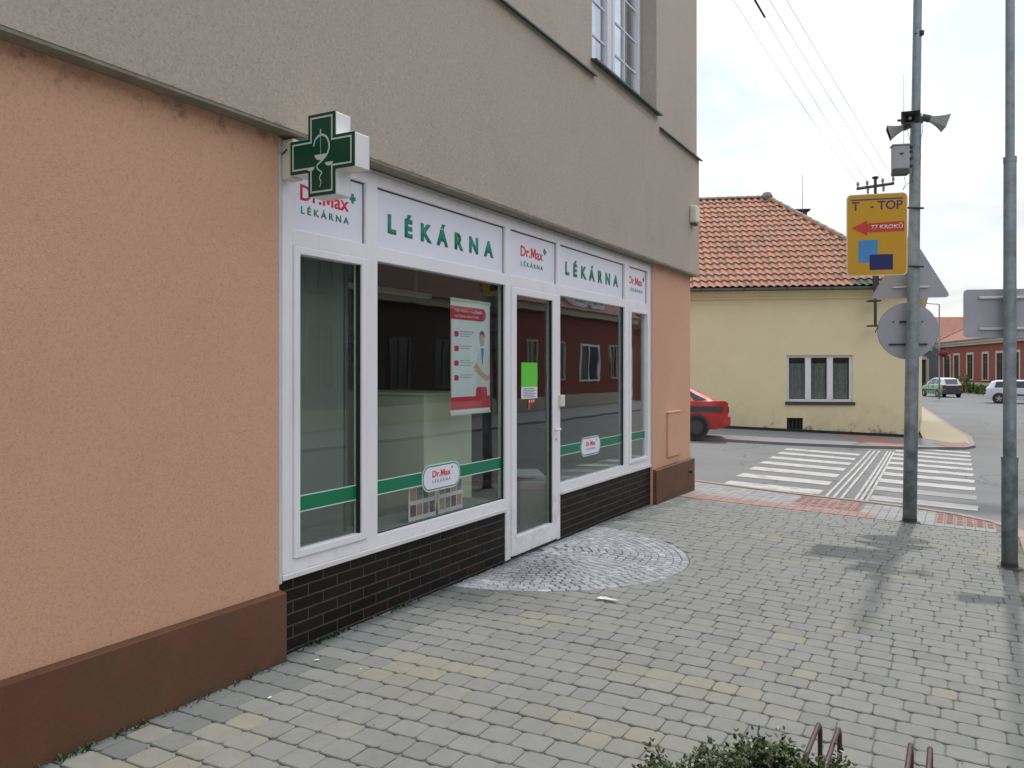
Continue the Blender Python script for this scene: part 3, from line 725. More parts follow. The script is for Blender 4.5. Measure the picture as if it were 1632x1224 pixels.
pb('dark_reveal', M_dark, .824, 2.45, -.035, -.03, Z_GB + .0005, Z_GB + .008);  # dark strip along the foot of the large pane
# door
dz0, dz1 = .03, 2.232
dl = B(); da, dc = 2.556, 3.428
dl.box(da, da + .075, -.012, .05, dz0, dz1); dl.box(dc - .115, dc, -.012, .05, dz0, dz1); dl.box(da + .075, dc - .115, -.012, .05, dz0, .181); dl.box(da + .075, dc - .115, -.012, .05, dz1 - .06, dz1)
door = dl.build('door', M_pvc, PH, bevel=.004); door['label'] = 'white glazed shop door'
B().box(da + .076, dc - .116, .024, .03, .182, dz1 - .061).build('pane', M_glass, door)
B().box(dc - .125, dc - .1165, -.0, .024, .182, dz1 - .061).build('dark_reveal', M_dark, door)  # dark strip along the right edge of the door glass
h = B(); h.cyl((3.375, -.012, 1.02), (3.375, -.06, 1.02), .011, n=10); h.tube([(3.375, -.055, 1.02), (3.345, -.06, 1.02), (3.255, -.058, 1.022)], .010, 8); h.cyl((3.375, -.012, 1.02), (3.375, -.018, 1.02), .024, n=14)
h.build('handle', M_white, door, smooth=True)
h = B(); h.cyl((3.375, -.012, .93), (3.375, -.02, .93), .014, n=12); h.build('lock_cylinder', M_bracket, door, smooth=True)
o = B().box(3.432, 3.50, -.045, -.0005, 1.22, 1.325).build('lock_box', M_cream, PH, bevel=.006)
# brick plinth below the glass
rows_top = .4115; RP = .0665; BL = .242
tints = [(1, 1, 1), (1.5, 1.2, 1.0), (.8, .8, .85), (1.25, 1.25, 1.15), (1.9, 1.35, 1.15)]
protos = {}
def brick(s0, s1, z0, z1, tk):
    b = B().box(s0, s1, .006, .03, z0, z1, 0, tints[tk]); b.build('brick', M_brick, PH, bevel=.0025, tint=False)
    o = C.objects[-1]; me = o.data; ca = me.color_attributes.new('tint', 'FLOAT_COLOR', 'CORNER'); ca.data.foreach_set('color', [*tints[tk], 1.0] * len(me.loops))
for (sa, sb, ph) in ((-.032, 2.463, .0), (3.494, 5.985, .09)):
    r = 0; zt = rows_top
    while zt > -.14:
        zb = zt - RP + .0075
        s = sa - (ph + (r % 2) * BL / 2) + .125
        if s > sa: s -= BL
        while s < sb:
            a, c = max(s, sa), min(s + BL - .0075, sb)
            if c - a > .02 and (zt > -.03 or sa > 3): brick(a, c, max(zb, -.16), zt, random.choice((0, 0, 0, 1, 2, 3, 4)))
            s += BL
        zt -= RP; r += 1
    pb('mortar_bed', M_mortar, sa - .003, sb + .003, -.12, -.0085, -.2, rows_top)
# interior shell of the shop
b = B(); b.box(-.6, 7.1, 5.0, 5.1, 0, 2.82); b.box(-.7, -.6, .1, 5.1, 0, 2.82); b.box(7.1, 7.2, .35, 5.1, 0, 2.82)
b.build('shop_interior', M_in_dark, PH)
B().box(-.6, 7.1, .08, 5.0, -.05, .02).build('shop_floor', M_in_floor, PH)
B().box(-.6, 7.1, .08, 5.0, 2.79, 2.8045).build('shop_ceiling', M_in_dark, PH)
B().box(.0, 2.46, .10, .42, .02, .50).build('display_shelf', M_in_grey, PH)
B().box(3.5, 5.9, .10, .42, .02, .50).build('display_shelf', M_in_grey, PH)

# lettering on the fascia
TY = .0258
def letters(word, s0, s1, z, cap, m, bold, y=.0258, parent=None):
    full = word; ref = {}
    def meas(bd):
        cu = bpy.data.curves.new('t', 'FONT'); cu.body = bd; cu.offset = bold; ob = bpy.data.objects.new('t', cu); C.objects.link(ob)
        dg = bpy.context.evaluated_depsgraph_get(); dg.update(); me = bpy.data.meshes.new_from_object(ob.evaluated_get(dg)); bpy.data.objects.remove(ob); xs = [v.co.x for v in me.vertices]; return min(xs), max(xs)
    a, e = meas(full); k = (s1 - s0) / (e - a)
    for i, ch in enumerate(full):
        if ch == ' ': continue
        _, xr = meas(full[:i + 1]); l0, l1 = meas(ch)
        text(ch, parent or PH, 'letter', m, s0 + (xr - (l1 - l0) - a) * k, s0 + (xr - a) * k, z, cap, y, bold)
def ftext(body, s0, s1, z, cap, m=M_green, bold=.0, name='lettering', y=TY):
    t = 'pharmacy lettering'
    return text(body, PH, name, m, s0, s1, z, cap, y, bold)
letters('L  É  K  Á  R  N  A', .957, 2.312, 2.434, .125, M_green, .055)
letters('L  É  K  Á  R  N  A', 3.648, 4.988, 2.442, .125, M_green, .055)
def drmax(s0, s1, z, cap, zl, capl):
    letters('Dr.Max', s0, s1, z, cap, M_red, .014)
    ftext('L É K Á R N A', s0 + .005, s1, zl, capl, M_green, .015)
    c = s1 + .035; zc = z + cap + .0; t = cap * .26; r = cap * .33
    B().box(c - t / 2, c + t / 2, TY - .002, TY, zc - r, zc + r).box(c - r, c - t / 2, TY - .002, TY, zc - t / 2, zc + t / 2).box(c + t / 2, c + r, TY - .002, TY, zc - t / 2, zc + t / 2).build('plus_mark', M_green, PH)
drmax(.163, .575, 2.505, .087, 2.429, .040)
drmax(2.769, 3.185, 2.512, .087, 2.430, .038)
drmax(5.314, 5.75, 2.518, .083, 2.437, .036)
# green band with oval badge on the glass (applied on the outer face)
def band(a, c, y):
    B().box(a, c, y - .001, y, .762, .843).build('window_band', M_band, PH)
    b = B(); b.box(a, c, y - .001, y, .8432, .850); b.box(a, c, y - .001, y, .755, .7618); b.build('band_outline', M_bandl, PH)
def oval(a, c, z0, z1, r, n=8):
    pts = []
    for (cx, cz, t0) in ((c - r, z1 - r, 0), (a + r, z1 - r, 90), (a + r, z0 + r, 180), (c - r, z0 + r, 270)):
        for i in range(n + 1): t = R(t0 + 90 * i / n); pts.append((cx + r * math.cos(t), cz + r * math.sin(t)))
    return pts
band(.126, .6445, .0275)
band(.824, 1.35, .0355); band(1.838, 2.45, .0355)
band(3.49, 4.02, .0355); band(4.514, 5.111, .0355)
band(5.301, 5.831, .0275)
for (a, c) in ((1.351, 1.838), (4.022, 4.514)):
    y = .0355; gb = thing
    o1 = B().prism(oval(a, c, .699, .889, .09), y, y - .0015).build('badge', M_bandl, PH)
    B().prism(oval(a + .010, c - .010, .709, .879, .08), y - .0016, y - .0022).build('badge_ring', M_band, o1)
    B().prism(oval(a + .018, c - .018, .717, .871, .072), y - .0023, y - .003).build('badge_face', M_fascia, o1)
    letters('Dr.Max', a + .125, c - .13, .797, .046, M_red, .012, y - .0031, o1)
    text('L É K Á R N A', o1, 'lettering', M_green, a + .125, c - .13, .757, .021, y - .0031, .01, thick=.0008)
    B().box(c - .115, c - .109, y - .004, y - .0031, .835, .859).box(c - .121, c - .1152, y - .004, y - .0031, .843, .850).box(c - .1088, c - .103, y - .004, y - .0031, .843, .850).build('plus_mark', M_green, o1)
# cabinet and pipe stub on the corner pier
cab = B(); cab.box(6.50, 7.04, -.045, -.0205, .47, 1.015); o = cab.build('meter_cabinet_door', M_pink, PH, bevel=.004)
B().box(6.49, 7.05, -.052, -.0205, 1.016, 1.032).build('cabinet_cap', M_pink, PH)
b = B(); b.cyl((7.30, -.06, .22), (7.30, -.11, .215), .022, n=12); b.build('pipe_stub', M_rust, PH, smooth=True)

# lamp/alarm box on the upper wall
t = thing('alarm_box', 'small cream alarm box high on the grey upper wall near the corner', 'alarm box', W(7.22, .12, 3.5), PH.rotation_euler.z)
B().box(-.09, .09, -.09, -.001, -.03, .19).build('housing', M_cream, t, bevel=.015)
B().box(-.06, .06, -.075, -.02, -.06, -.031).build('lens', M_hornd, t, bevel=.005)
# cross sign: frame x along +q, facing the camera (-s)
PZ = math.atan2(N[1], N[0])
t = thing('pharmacy_cross_sign', 'dark green pharmacy cross with white box sides projecting from the wall above the shopfront', 'sign', W(-.04, .10, 2.455), PZ)
cwid, ch_ = .433, .424; ax0, ax1 = cwid * .29, cwid * .71; az0, az1 = ch_ * .30, ch_ * .71
crossp = [(ax0, 0), (ax1, 0), (ax1, az0), (cwid, az0), (cwid, az1), (ax1, az1), (ax1, ch_), (ax0, ch_), (ax0, az1), (0, az1), (0, az0), (ax0, az0)]
def inset(d): return [(x + (d if (x < cwid / 2) else -d), z + (d if z < ch_ / 2 else -d)) if True else 0 for x, z in crossp]
def inset_cross(d): return [(ax0 + d, d), (ax1 - d, d), (ax1 - d, az0 + d), (cwid - d, az0 + d), (cwid - d, az1 - d), (ax1 - d, az1 - d), (ax1 - d, ch_ - d), (ax0 + d, ch_ - d), (ax0 + d, az1 - d), (d, az1 - d), (d, az0 + d), (ax0 + d, az0 + d)]
B().prism(crossp, .001, .112).build('housing', M_crossw, t, bevel=.003)
B().prism(crossp, -.004, .0).build('face', M_cross, t)
b = B(); p1, p2 = inset_cross(.016), inset_cross(.025); n = len(p1)
for i in range(n):
    j = (i + 1) % n; b.add([(p1[i][0], -.0055, p1[i][1]), (p1[j][0], -.0055, p1[j][1]), (p2[j][0], -.0055, p2[j][1]), (p2[i][0], -.0055, p2[i][1])], [(0, 1, 2, 3)])
b.build('border_line', M_crossl, t)
em = B(); cx, cz = cwid * .49, ch_ * .5
def ribbon(pts, wd, y=-.0065):
    for i in range(len(pts) - 1):
        a, c = Vector(pts[i]), Vector(pts[i + 1]); d = (c - a); 
        if d.length < 1e-6: continue
        nn = Vector((-d.y, d.x)).normalized(); w0 = wd(i / (len(pts) - 1)) if callable(wd) else wd; w1 = wd((i + 1) / (len(pts) - 1)) if callable(wd) else wd
        em.add([(a.x - nn.x * w0, y, a.y - nn.y * w0), (c.x - nn.x * w1, y, c.y - nn.y * w1), (c.x + nn.x * w1, y, c.y + nn.y * w1), (a.x + nn.x * w0, y, a.y + nn.y * w0)], [(0, 1, 2, 3)])
def smooth_path(P, n=5):
    out = []
    for i in range(len(P) - 1):
        p0 = P[max(i - 1, 0)]; p1 = P[i]; p2 = P[i + 1]; p3 = P[min(i + 2, len(P) - 1)]
        for k in range(n):
            t_ = k / n; out.append(tuple(.5 * (2 * p1[c] + (p2[c] - p0[c]) * t_ + (2 * p0[c] - 5 * p1[c] + 4 * p2[c] - p3[c]) * t_ ** 2 + (3 * p1[c] - p0[c] - 3 * p2[c] + p3[c]) * t_ ** 3) for c in (0, 1)))
    return out + [P[-1]]
E0 = (cx, cz)
ribbon([(cx, cz), (cx, cz + .118)], .0014); ribbon([(cx, cz + .106), (cx, cz + .130)], .0045)
sp = smooth_path([(cx + a, cz + c) for a, c in ((-.047, .045), (-.036, .078), (0, .100), (.040, .084), (.058, .040), (.044, -.004), (.004, -.037), (-.024, -.055), (-.016, -.078), (.008, -.094), (-.008, -.120), (.003, -.142), (-.006, -.168))])
ribbon(sp, lambda f: .0048 * (1 - f) + .0022 if f > .15 else .0030 + f * .020)
def bowl(bx, bz, r, dp):
    pts = [(bx - r, bz)] + [(bx - r * math.cos(R(a)), bz - dp * math.sin(R(a))) for a in range(15, 180, 15)] + [(bx + r, bz)]
    em.add([(p[0], -.0062, p[1]) for p in pts], [tuple(range(len(pts)))[::-1]])
bowl(cx, cz, .041, .031); bowl(cx - .068, cz - .060, .027, .020); bowl(cx + .057, cz - .045, .027, .020)
eo = em.build('emblem', M_crossl, t)
b = B(); b.box(-.085, -.002, .02, .095, az0 - .01, az1 + .03); b.build('wall_bracket', M_cream, t, bevel=.004)
B().cyl((-.10, .03, .25), (-.03, .0, .27), .004, n=6).build('cable', M_dark, t)

# poster, notices, lamp, boards inside the glass
PHZ = PH.rotation_euler.z
t = thing('hanging_poster', 'white and red poster of a person in a white coat hanging inside the large window', 'poster', W(1.81, -.10, 1.233), PHZ)
pw, phh = .579, .836
B().box(0, pw, 0, .002, 0, phh).build('sheet', M_pblue, t)
b = B(); b.box(0, pw, -.004, .006, phh, phh + .022); b.build('top_rail', M_cream, t); B().box(0, pw, -.004, .006, -.02, 0).build('bottom_rail', M_white, t)
b = B(); b.prism([(0.0, .70), (.46, .70)] + [(.46 + .05 * math.sin(R(a)), .75 - .05 * math.cos(R(a))) for a in range(15, 180, 15)] + [(.46, .80), (0, .80)], -.0005, -.0015); b.box(0, pw, -.0015, -.0005, .02, .115); b.box(0, .008, -.0016, -.0005, .115, .70); b.box(pw - .008, pw, -.0016, -.0005, .115, .83)
b.prism(oval(.36, .53, .085, .185, .03, 4), -.0016, -.0022)
b.build('red_print', M_magenta, t)
b = B()
for i in range(4): b.prism(oval(.05, .11, .57 - i * .11, .61 - i * .11, .012, 3), -.0005, -.0015)
b.build('icon_print', M_magenta, t)
b = B()
for i in range(4):
    for k in range(3 if i in (0, 2) else 2): b.box(.13, .33 - .03 * ((k * 7 + i) % 3), -.0012, -.0005, .608 - i * .11 - k * .018, .613 - i * .11 - k * .018)
b.build('text_print', mat('print_grey', (.35, .4, .42), .6), t)
text('Tohle všechno mne přivedlo', t, 'lettering', M_paper, .05, .45, .757, .022, -.0016, .02, thick=.0006)
text('mezi Kartou výhod Dr.Max', t, 'lettering', M_paper, .05, .41, .718, .020, -.0016, .01, thick=.0006)
b = B(); b.prism([(.34, .09), (.57, .09), (.575, .33), (.56, .44), (.50, .49), (.44, .49), (.39, .44), (.37, .36), (.32, .34), (.33, .30), (.38, .29), (.37, .2)], -.0005, -.0012); b.build('coat_print', M_paper, t)
b = B(); b.prism([(.45 + .038 * math.cos(R(a)), .555 + .055 * math.sin(R(a))) for a in range(0, 360, 24)], -.0005, -.0014); b.prism([(.33, .345), (.36, .375), (.45, .31), (.54, .27), (.575, .29), (.575, .25), (.52, .23), (.44, .26), (.36, .31)], -.0012, -.0018)
b.build('skin_print', M_skin, t)
b = B(); b.prism([(.41, .565), (.415, .61), (.45, .63), (.485, .615), (.495, .57), (.48, .59), (.45, .60), (.42, .59)], -.0014, -.002); b.build('hair_print', M_hair, t)
b = B(); b.prism([(.43, .49), (.48, .49), (.475, .44), (.462, .36), (.45, .36), (.44, .44)], -.0012, -.0017); b.build('collar_print', M_blue, t)
t = thing('door_notice', 'bright green and white notice stuck on the glass of the shop door', 'notice', W(2.776, -.0235, 1.307), PHZ)
B().box(0, .294, -.0015, -.0002, .10, .308).build('green_sheet', M_ngreen, t); B().box(0, .294, -.0015, -.0002, 0, .0995).build('white_sheet', M_paper, t)
b = B(); 
for k in range(6): b.box(.03, .26 - .03 * (k % 2), -.0022, -.0016, .012 + k * .014, .018 + k * .014)
b.build('text_print', mat('print_blue', (.15, .18, .35), .6), t)
t = thing('door_sticker', 'small red sticker with white marks just under the green notice on the door', 'sticker', W(2.90, -.0235, 1.215), PHZ)
B().box(0, .12, -.0012, -.0002, .055, .085).build('sheet', M_signred, t); B().box(.0, .035, -.0012, -.0002, 0, .05).build('lower_sheet', M_signred, t)
b = B(); [b.box(.015 + i * .04, .028 + i * .04, -.0018, -.0013, .06, .08) for i in range(3)]; b.build('marks', M_paper, t)
t = thing('small_poster', 'pale poster with a red lower edge inside the narrow end window of the shop', 'poster', W(5.32, -.09, 1.20), PHZ)
B().box(0, .28, 0, .002, 0, .60).build('sheet', M_paper, t); B().box(0, .28, -.0015, -.0005, 0, .05).build('red_edge', M_magenta, t)
b = B(); b.prism([(.05, .1), (.22, .07), (.25, .25), (.18, .32), (.2, .42), (.12, .46), (.08, .38), (.1, .28), (.04, .2)], -.0005, -.0015); b.build('figure_print', M_skin, t)
b = B(); b.prism([(.12, .08), (.25, .08), (.26, .2), (.16, .24)], -.0016, -.002); b.build('clothes_print', M_blue, t)
for i, (sx, lb) in enumerate(((1.30, 'left one of two picture leaflets low behind the large window, under the oval badge'), (1.66, 'right one of two picture leaflets low behind the large window, nearest the badge right end'))):
    t = thing('leaflet', lb, 'leaflet', W(sx, -.11, .505), PHZ, 'picture leaflets standing in the window')
    B().box(0, .33, 0, .003, 0, .24).build('sheet', M_paper, t)
    b = B()
    for k in range(2):
        for j in range(4): b.box(.02 + j * .077, .085 + j * .077, -.0014, -.0003, .03 + k * .11, .11 + k * .11, (k + j + i) % 3)
    b.build('picture_print', [M_hair, mat('print_salmon', (.55, .25, .2), .6), mat('print_dkgrey', (.2, .2, .2), .6)], t)
t = thing('display_cabinet', 'tall cream counter box standing inside the shop behind the large window', 'cabinet', W(1.93, -.42, .02), PHZ)
B().box(0, .7, 0, 1.9, 0, 1.33).build('body', M_in_cream, t, bevel=.006); B().box(-.01, .71, -.01, 1.91, 1.331, 1.352).build('top', M_in_cream, t, bevel=.004)
t = thing('window_screen', 'grey green screen standing close behind the narrow left window', 'screen', W(-.2, -.30, .02), PHZ)
B().box(0, 1.05, 0, .02, 0, 2.6).build('board', M_in_grey, t); B().box(1.051, 1.08, -.01, .03, 0, 2.6).build('edge_post', M_in_dark, t)
t = thing('ceiling_lamp', 'unlit pale strip lamp under the shop ceiling behind the large window', 'lamp', W(1.93, -1.3, 2.27), PHZ)
B().box(0, 1.35, -.03, .03, -.03, .02).build('tube_cover', M_cream, t, bevel=.01); B().box(.2, .23, -.01, .01, .021, .50).box(1.1, 1.13, -.01, .01, .021, .50).build('hanger', M_in_dark, t)
# white chair behind the door glass
t = thing('white_chair', 'white chair standing inside the shop behind the door glass', 'chair', W(4.4, -.9, .02), PHZ + .6)
B().box(-.22, .22, -.22, .22, .42, .45).build('seat', M_white, t, bevel=.01); B().box(-.22, .22, .2, .23, .46, .88).build('backrest', M_white, t, bevel=.01)
for a in (-.2, .2):
    for c in (-.2, .2): B().cyl((a, c, 0), (a, c, .42), .012, n=8).build('leg', M_white, t)
t = thing('shop_counter', 'long dark sales counter deep inside the shop', 'counter', W(2.2, -3.2, .02), PHZ)
B().box(0, 3.4, 0, .6, 0, 1.0).build('body', M_in_grey, t, bevel=.01); B().box(-.03, 3.43, -.03, .63, 1.001, 1.04).build('top', M_in_cream, t, bevel=.005)
t = thing('shelf_unit', 'white shelves of small coloured boxes along the back wall inside the shop', 'shelves', W(.4, -4.6, .02), PHZ)
rs = random.Random(4)
for k in range(5): B().box(0, 5.6, -.3, .1, .35 + k * .42, .375 + k * .42).build('shelf', M_white, t)
B().box(-.03, 0, -.3, .1, 0, 2.3).box(5.6, 5.63, -.3, .1, 0, 2.3).build('side_panel', M_white, t)
pm = [M_paper, M_magenta, M_blue, M_ngreen, M_yel, M_cream]; b = B()
for k in range(5):
    x = .05
    while x < 5.4:
        wd = rs.uniform(.06, .2); b.box(x, x + wd, -.22, -.02, .376 + k * .42, .376 + k * .42 + rs.uniform(.1, .3), rs.randrange(6)); x += wd + rs.uniform(.01, .12)
tag(b.build('boxed_goods', pm, t), kind='stuff')
# weeds along the wall foot
b = B()
for i in range(420):
    c = random.choice((-1.3, -1.24, -.95, -.6, -.3, .3, .4, 1.05)); s_ = c + random.gauss(0, .10); q_ = .075 + abs(random.gauss(0, .012)) if s_ < -.03 else .0 + abs(random.gauss(0, .015))
    if random.random() < .5 and s_ < 0: continue
    p = W(s_, q_, g(0)); a = random.uniform(0, 6.28); L = random.uniform(.006, .022); d = Vector((math.cos(a), math.sin(a), 1.1)) * L; sd_ = Vector((-math.sin(a), math.cos(a), 0)) * L * .3
    k = random.uniform(.6, 1.3); b.add([p - sd_, p + sd_, p + d + sd_ * .6, p + d - sd_ * .6], [(0, 1, 2, 3)], 0, (k, k * 1.3, k))
tag(b.build('weeds', M_leaf, None, tint=True), kind='stuff')

b = B(); rg = random.Random(21)
for i in range(420):
    s_ = rg.uniform(-1.2, 7.0); q_ = abs(rg.gauss(0, 1.2)) if rg.random() < .5 else rg.uniform(0, 3.6)
    if q_ > 3.5: continue
    x, y = sq(s_, q_); z = g(x) + .001; e = rg.uniform(.0015, .0045); k = rg.choice((.5, .8, 1.6, 2.2)); a = rg.uniform(0, 6.3); ca, sa = math.cos(a) * e, math.sin(a) * e
    b.add([(x + ca, y + sa, z), (x - sa, y + ca * .7, z), (x - ca, y - sa, z), (x + sa * .8, y - ca, z), (x, y, z + e)], [(0, 1, 4), (1, 2, 4), (2, 3, 4), (3, 0, 4)], 0, (k, k, k * .95))
tag(b.build('grit', M_paver, None, tint=True), kind='stuff')
# litter
def litter(px, py, size, label, m=M_paper, ang=0, shape=None):
    x, y = gnd(px, py); t = thing('litter', label, 'litter', (x, y, g(x) + .007), ang, None)
    b = B(); pts = shape or [(-1, -.35), (.2, -.5), (1, .1), (.7, .6), (-.2, .25), (-.9, .35)]
    top = [(p[0] * size, p[1] * size, .001 + .16 * size * abs(math.sin(i * 1.9))) for i, p in enumerate(pts)]; bot = [(p[0], p[1], p[2] - .0015) for p in top]
    k = len(pts); b.add(top + bot, [tuple(range(k)), tuple(range(2 * k - 1, k - 1, -1))] + [(i, k + i, k + (i + 1) % k, (i + 1) % k) for i in range(k)]); b.build('scrap', m, t); return t
litter(966, 957, .07, 'crumpled white paper scrap at the edge of the cobbled half circle', shape=[(-1, .4), (-.4, .55), (.1, .45), (1, -.9), (.55, -1.0), (-.15, .05), (-.95, .1)], ang=.2)
litter(430, 1114, .012, 'tiny white scrap on the paving close to the brown plinth', ang=1)
litter(505, 1054, .014, 'white cigarette end on the paving under the brick plinth')
litter(575, 1068, .006, 'tiny pale crumb on the paving in front of the large window')

# ================================================================== NEAR FOREGROUND: rack and shrub
Z4 = lambda X: g(X)
t = thing('bicycle_rack', 'maroon metal bicycle rack with tube hoops at the bottom right of the paving', 'bicycle rack', (1.02, 2.70, g(1.0)))
ux, uy = U
tops = [(1.021, 2.703), (1.072, 2.669), (1.2525, 2.56), (1.30, 2.534), (1.468, 2.41), (1.516, 2.38)]
for k, (X, Y) in enumerate(tops):
    b = B(); L = .34; zt = .40; r = .0078
    P = []
    def wp(d, z): return Vector((X - 1.02 - ux * d, Y - 2.70 - uy * d, z))
    P = [wp(0, 0), wp(0, zt - .045)] + [wp(.045 - .045 * math.cos(R(a)), zt - .045 + .045 * math.sin(R(a))) for a in range(18, 91, 18)] + [wp(L - .045, zt)] + [wp(L - .045 + .045 * math.sin(R(a)), zt - .045 + .045 * math.cos(R(a))) for a in range(18, 91, 18)] + [wp(L, 0)]
    b.tube(P, r, 10); b.build('hoop', M_rack, t, smooth=True)
for dd in (.0, .34):
    a = Vector((tops[0][0] - 1.02 - ux * dd - N[0] * .05, tops[0][1] - 2.70 - uy * dd - N[1] * .05, .03)); c = Vector((tops[-1][0] - 1.02 - ux * dd + N[0] * .05, tops[-1][1] - 2.70 - uy * dd + N[1] * .05, .03))
    B().cyl(a, c, .012, n=10).build('base_rail', M_rack, t, smooth=True)
sh = thing('leafy_shrub', 'low dark green shrub with small glossy leaves beside the bicycle rack', 'shrub', (.74, 2.42, g(.7)))
rnd = random.Random(3); lf = B(); tw = B()
sprigs = []
def hshape(dx):   # crown height over x, from the outline in the photograph
    pts = [(-.36, .22), (-.32, .38), (-.28, .36), (-.23, .32), (-.19, .37), (-.14, .39), (-.06, .41), (0, .435), (.04, .41), (.08, .44), (.12, .38), (.16, .365), (.22, .34), (.265, .38), (.30, .28), (.34, .2)]
    for i in range(len(pts) - 1):
        if pts[i][0] <= dx <= pts[i + 1][0]: f = (dx - pts[i][0]) / (pts[i + 1][0] - pts[i][0]); return pts[i][1] + f * (pts[i + 1][1] - pts[i][1])
    return .2
for i in range(520):
    dx = rnd.uniform(-.34, .32); dy = rnd.uniform(-.26, .22)
    ht = (hshape(dx) - .012) * (1 - .9 * (dy / .34) ** 2) + rnd.gauss(0, .016)
    if i % 33 == 0: ht += rnd.uniform(.025, .055)
    base = Vector((dx * .35, dy * .35, .0)); tip = Vector((dx, dy, ht)); mid = (base + tip) / 2 + Vector((dx * .12, dy * .12, .05))
    P = [base.lerp(mid, k / 4).lerp(mid.lerp(tip, k / 4), k / 4) for k in range(5)]
    if i % 4 == 0: tw.tube(P, .0022, 4)
    for k in range(34):
        f = .35 + .65 * (k + rnd.random()) / 30; p = base.lerp(mid, f).lerp(mid.lerp(tip, f), f)
        p = p + Vector((rnd.gauss(0, .014), rnd.gauss(0, .014), rnd.gauss(0, .008)))
        a = rnd.uniform(0, 6.28); el = rnd.uniform(-.3, 1.1); d = Vector((math.cos(a) * math.cos(el), math.sin(a) * math.cos(el), math.sin(el))); L = rnd.uniform(.013, .024)
        sdv = d.cross(Vector((rnd.gauss(0, .4), rnd.gauss(0, .4), 1))).normalized() * L * .30
        kk = rnd.uniform(.6, 1.25) * (1.35 if f > .93 else 1); tn = (kk * (1.3 if f > .93 else 1), kk, kk * .9)
        up = Vector((0, 0, L * .12))
        lf.add([p, p + d * L * .35 + sdv - up, p + d * L * .75 + sdv * .8, p + d * L, p + d * L * .75 - sdv * .8, p + d * L * .35 - sdv - up], [(0, 1, 2, 3), (0, 3, 4, 5)], 0, tn)
tag(lf.build('foliage', M_leaf, sh, tint=True), kind='stuff'); tw.build('branches', M_twig, sh)

# ================================================================== STREET POLES AND SIGNS
def pole(label, X, Y, prof, lean=0):
    t = thing('street_pole', label, 'pole', (X, Y, g(X)), 0, 'galvanised street poles'); zb = g(X)
    for i, (z0, z1, r0, r1) in enumerate(prof):
        B().cyl((lean * z0, 0, z0), (lean * z1, 0, z1), r0, r1, 20).build('tube', M_steel, t, smooth=True)
        if i: B().cyl((lean * z0, 0, z0 - .02), (lean * z0, 0, z0 + .025), prof[i - 1][3] + .003, prof[i - 1][3] + .003, 20).build('collar', M_steel, t, smooth=True)
    b = B(); n = 18
    b.lathe([(prof[0][2] + .045, -.01), (prof[0][2] + .03, .008), (prof[0][2] + .004, .016), (prof[0][2] + .003, .05)], 18); b.build('foot_flange', M_rust, t)
    return t
PX_, PY_ = 4.46, 9.15
SPOLE = pole('galvanised pole carrying the loudspeakers and the yellow sign', PX_, PY_, [(0, 1.95, .073, .070), (1.95, 4.55, .066, .056), (4.55, 7.5, .047, .042)], lean=.0155)
QX_, QY_ = 4.27, 7.0
pole('galvanised pole at the right edge with a grey sign back', QX_, QY_, [(0, .93, .062, .062), (.93, 3.5, .051, .049), (3.5, 7, .036, .034)], lean=.001)
def poff(z): return PX_ + .0155 * (z - g(PX_))
SY = -R(15)
def rot_thing(name, label, cat, X, Y, z, group=None): return thing(name, label, cat, (X, Y, z), SY, group)
# yellow direction sign left of the pole
t = rot_thing('direction_sign', 'yellow sign with a red arrow and two blue squares left of the pole', 'sign', 4.07, 9.10, 2.605)
sw, sh_ = .315, .915
def rr_(a, c, z0, z1, r, n=5): return oval(a, c, z0, z1, r, n)
B().prism(rr_(-sw, sw, 0, sh_, .05), 0, .012).build('rim', M_yeledge, t)
B().prism(rr_(-sw + .012, sw - .012, .012, sh_ - .012, .04), -.002, -.0005).build('face', M_yel, t)
text('T   - TOP', t, 'lettering', M_purple, -.26, .265, .735, .098, -.0025, 0.016, thick=.001)
B().box(-.27, .27, -.0035, -.0025, .845, .860).build('top_line', M_purple, t)
B().prism([(-.265, .54), (-.10, .62), (-.10, .585), (.28, .60), (.28, .485), (-.10, .485), (-.10, .45)], -.0025, -.0035).build('arrow', M_signred, t)
text('77 KROKŮ', t, 'lettering', M_paper, -.06, .265, .52, .045, -.0037, .02, thick=.001)
B().box(-.19, .01, -.0035, -.0025, .15, .40).build('light_blue_square', M_blue, t)
B().box(-.075, .165, -.0045, -.0036, .065, .235).build('navy_square', M_navy, t)
b = B()
for z in (.10, .75): B().cyl((.28, .03, z), (.50, .12, z), .012, n=8).build('bracket', M_rust, t)
# triangular sign back
zc = 2.37
t = rot_thing('triangular_sign', 'grey back of a triangular road sign on the pole with loudspeakers', 'sign', poff(2.5) + .02, PY_ + .11, zc)
def rtri(hw, h, r=.04):
    P = [(-hw, 0), (hw, 0), (0, h)]; out = []
    for i in range(3):
        p = Vector(P[i]); a = (Vector(P[i - 1]) - p).normalized(); c = (Vector(P[(i + 1) % 3]) - p).normalized(); d = r * 1.73
        s0 = p + a * d; s1 = p + c * d; m_ = p + (a + c).normalized() * (2 * r - r)
        for k in range(5): f = k / 4; out.append(tuple((s0 * (1 - f) ** 2 + p.lerp(m_, .0) * 2 * f * (1 - f) + s1 * f ** 2)))
    return out
B().prism(rtri(.42, .74), 0, .004).build('plate', M_signback, t)
b = B()
for z, hw in ((.12, .19), (.50, .10)): B().box(-hw, hw, -.03, -.001, z - .010, z + .012).build('bracket', M_bracket, t, bevel=.004)
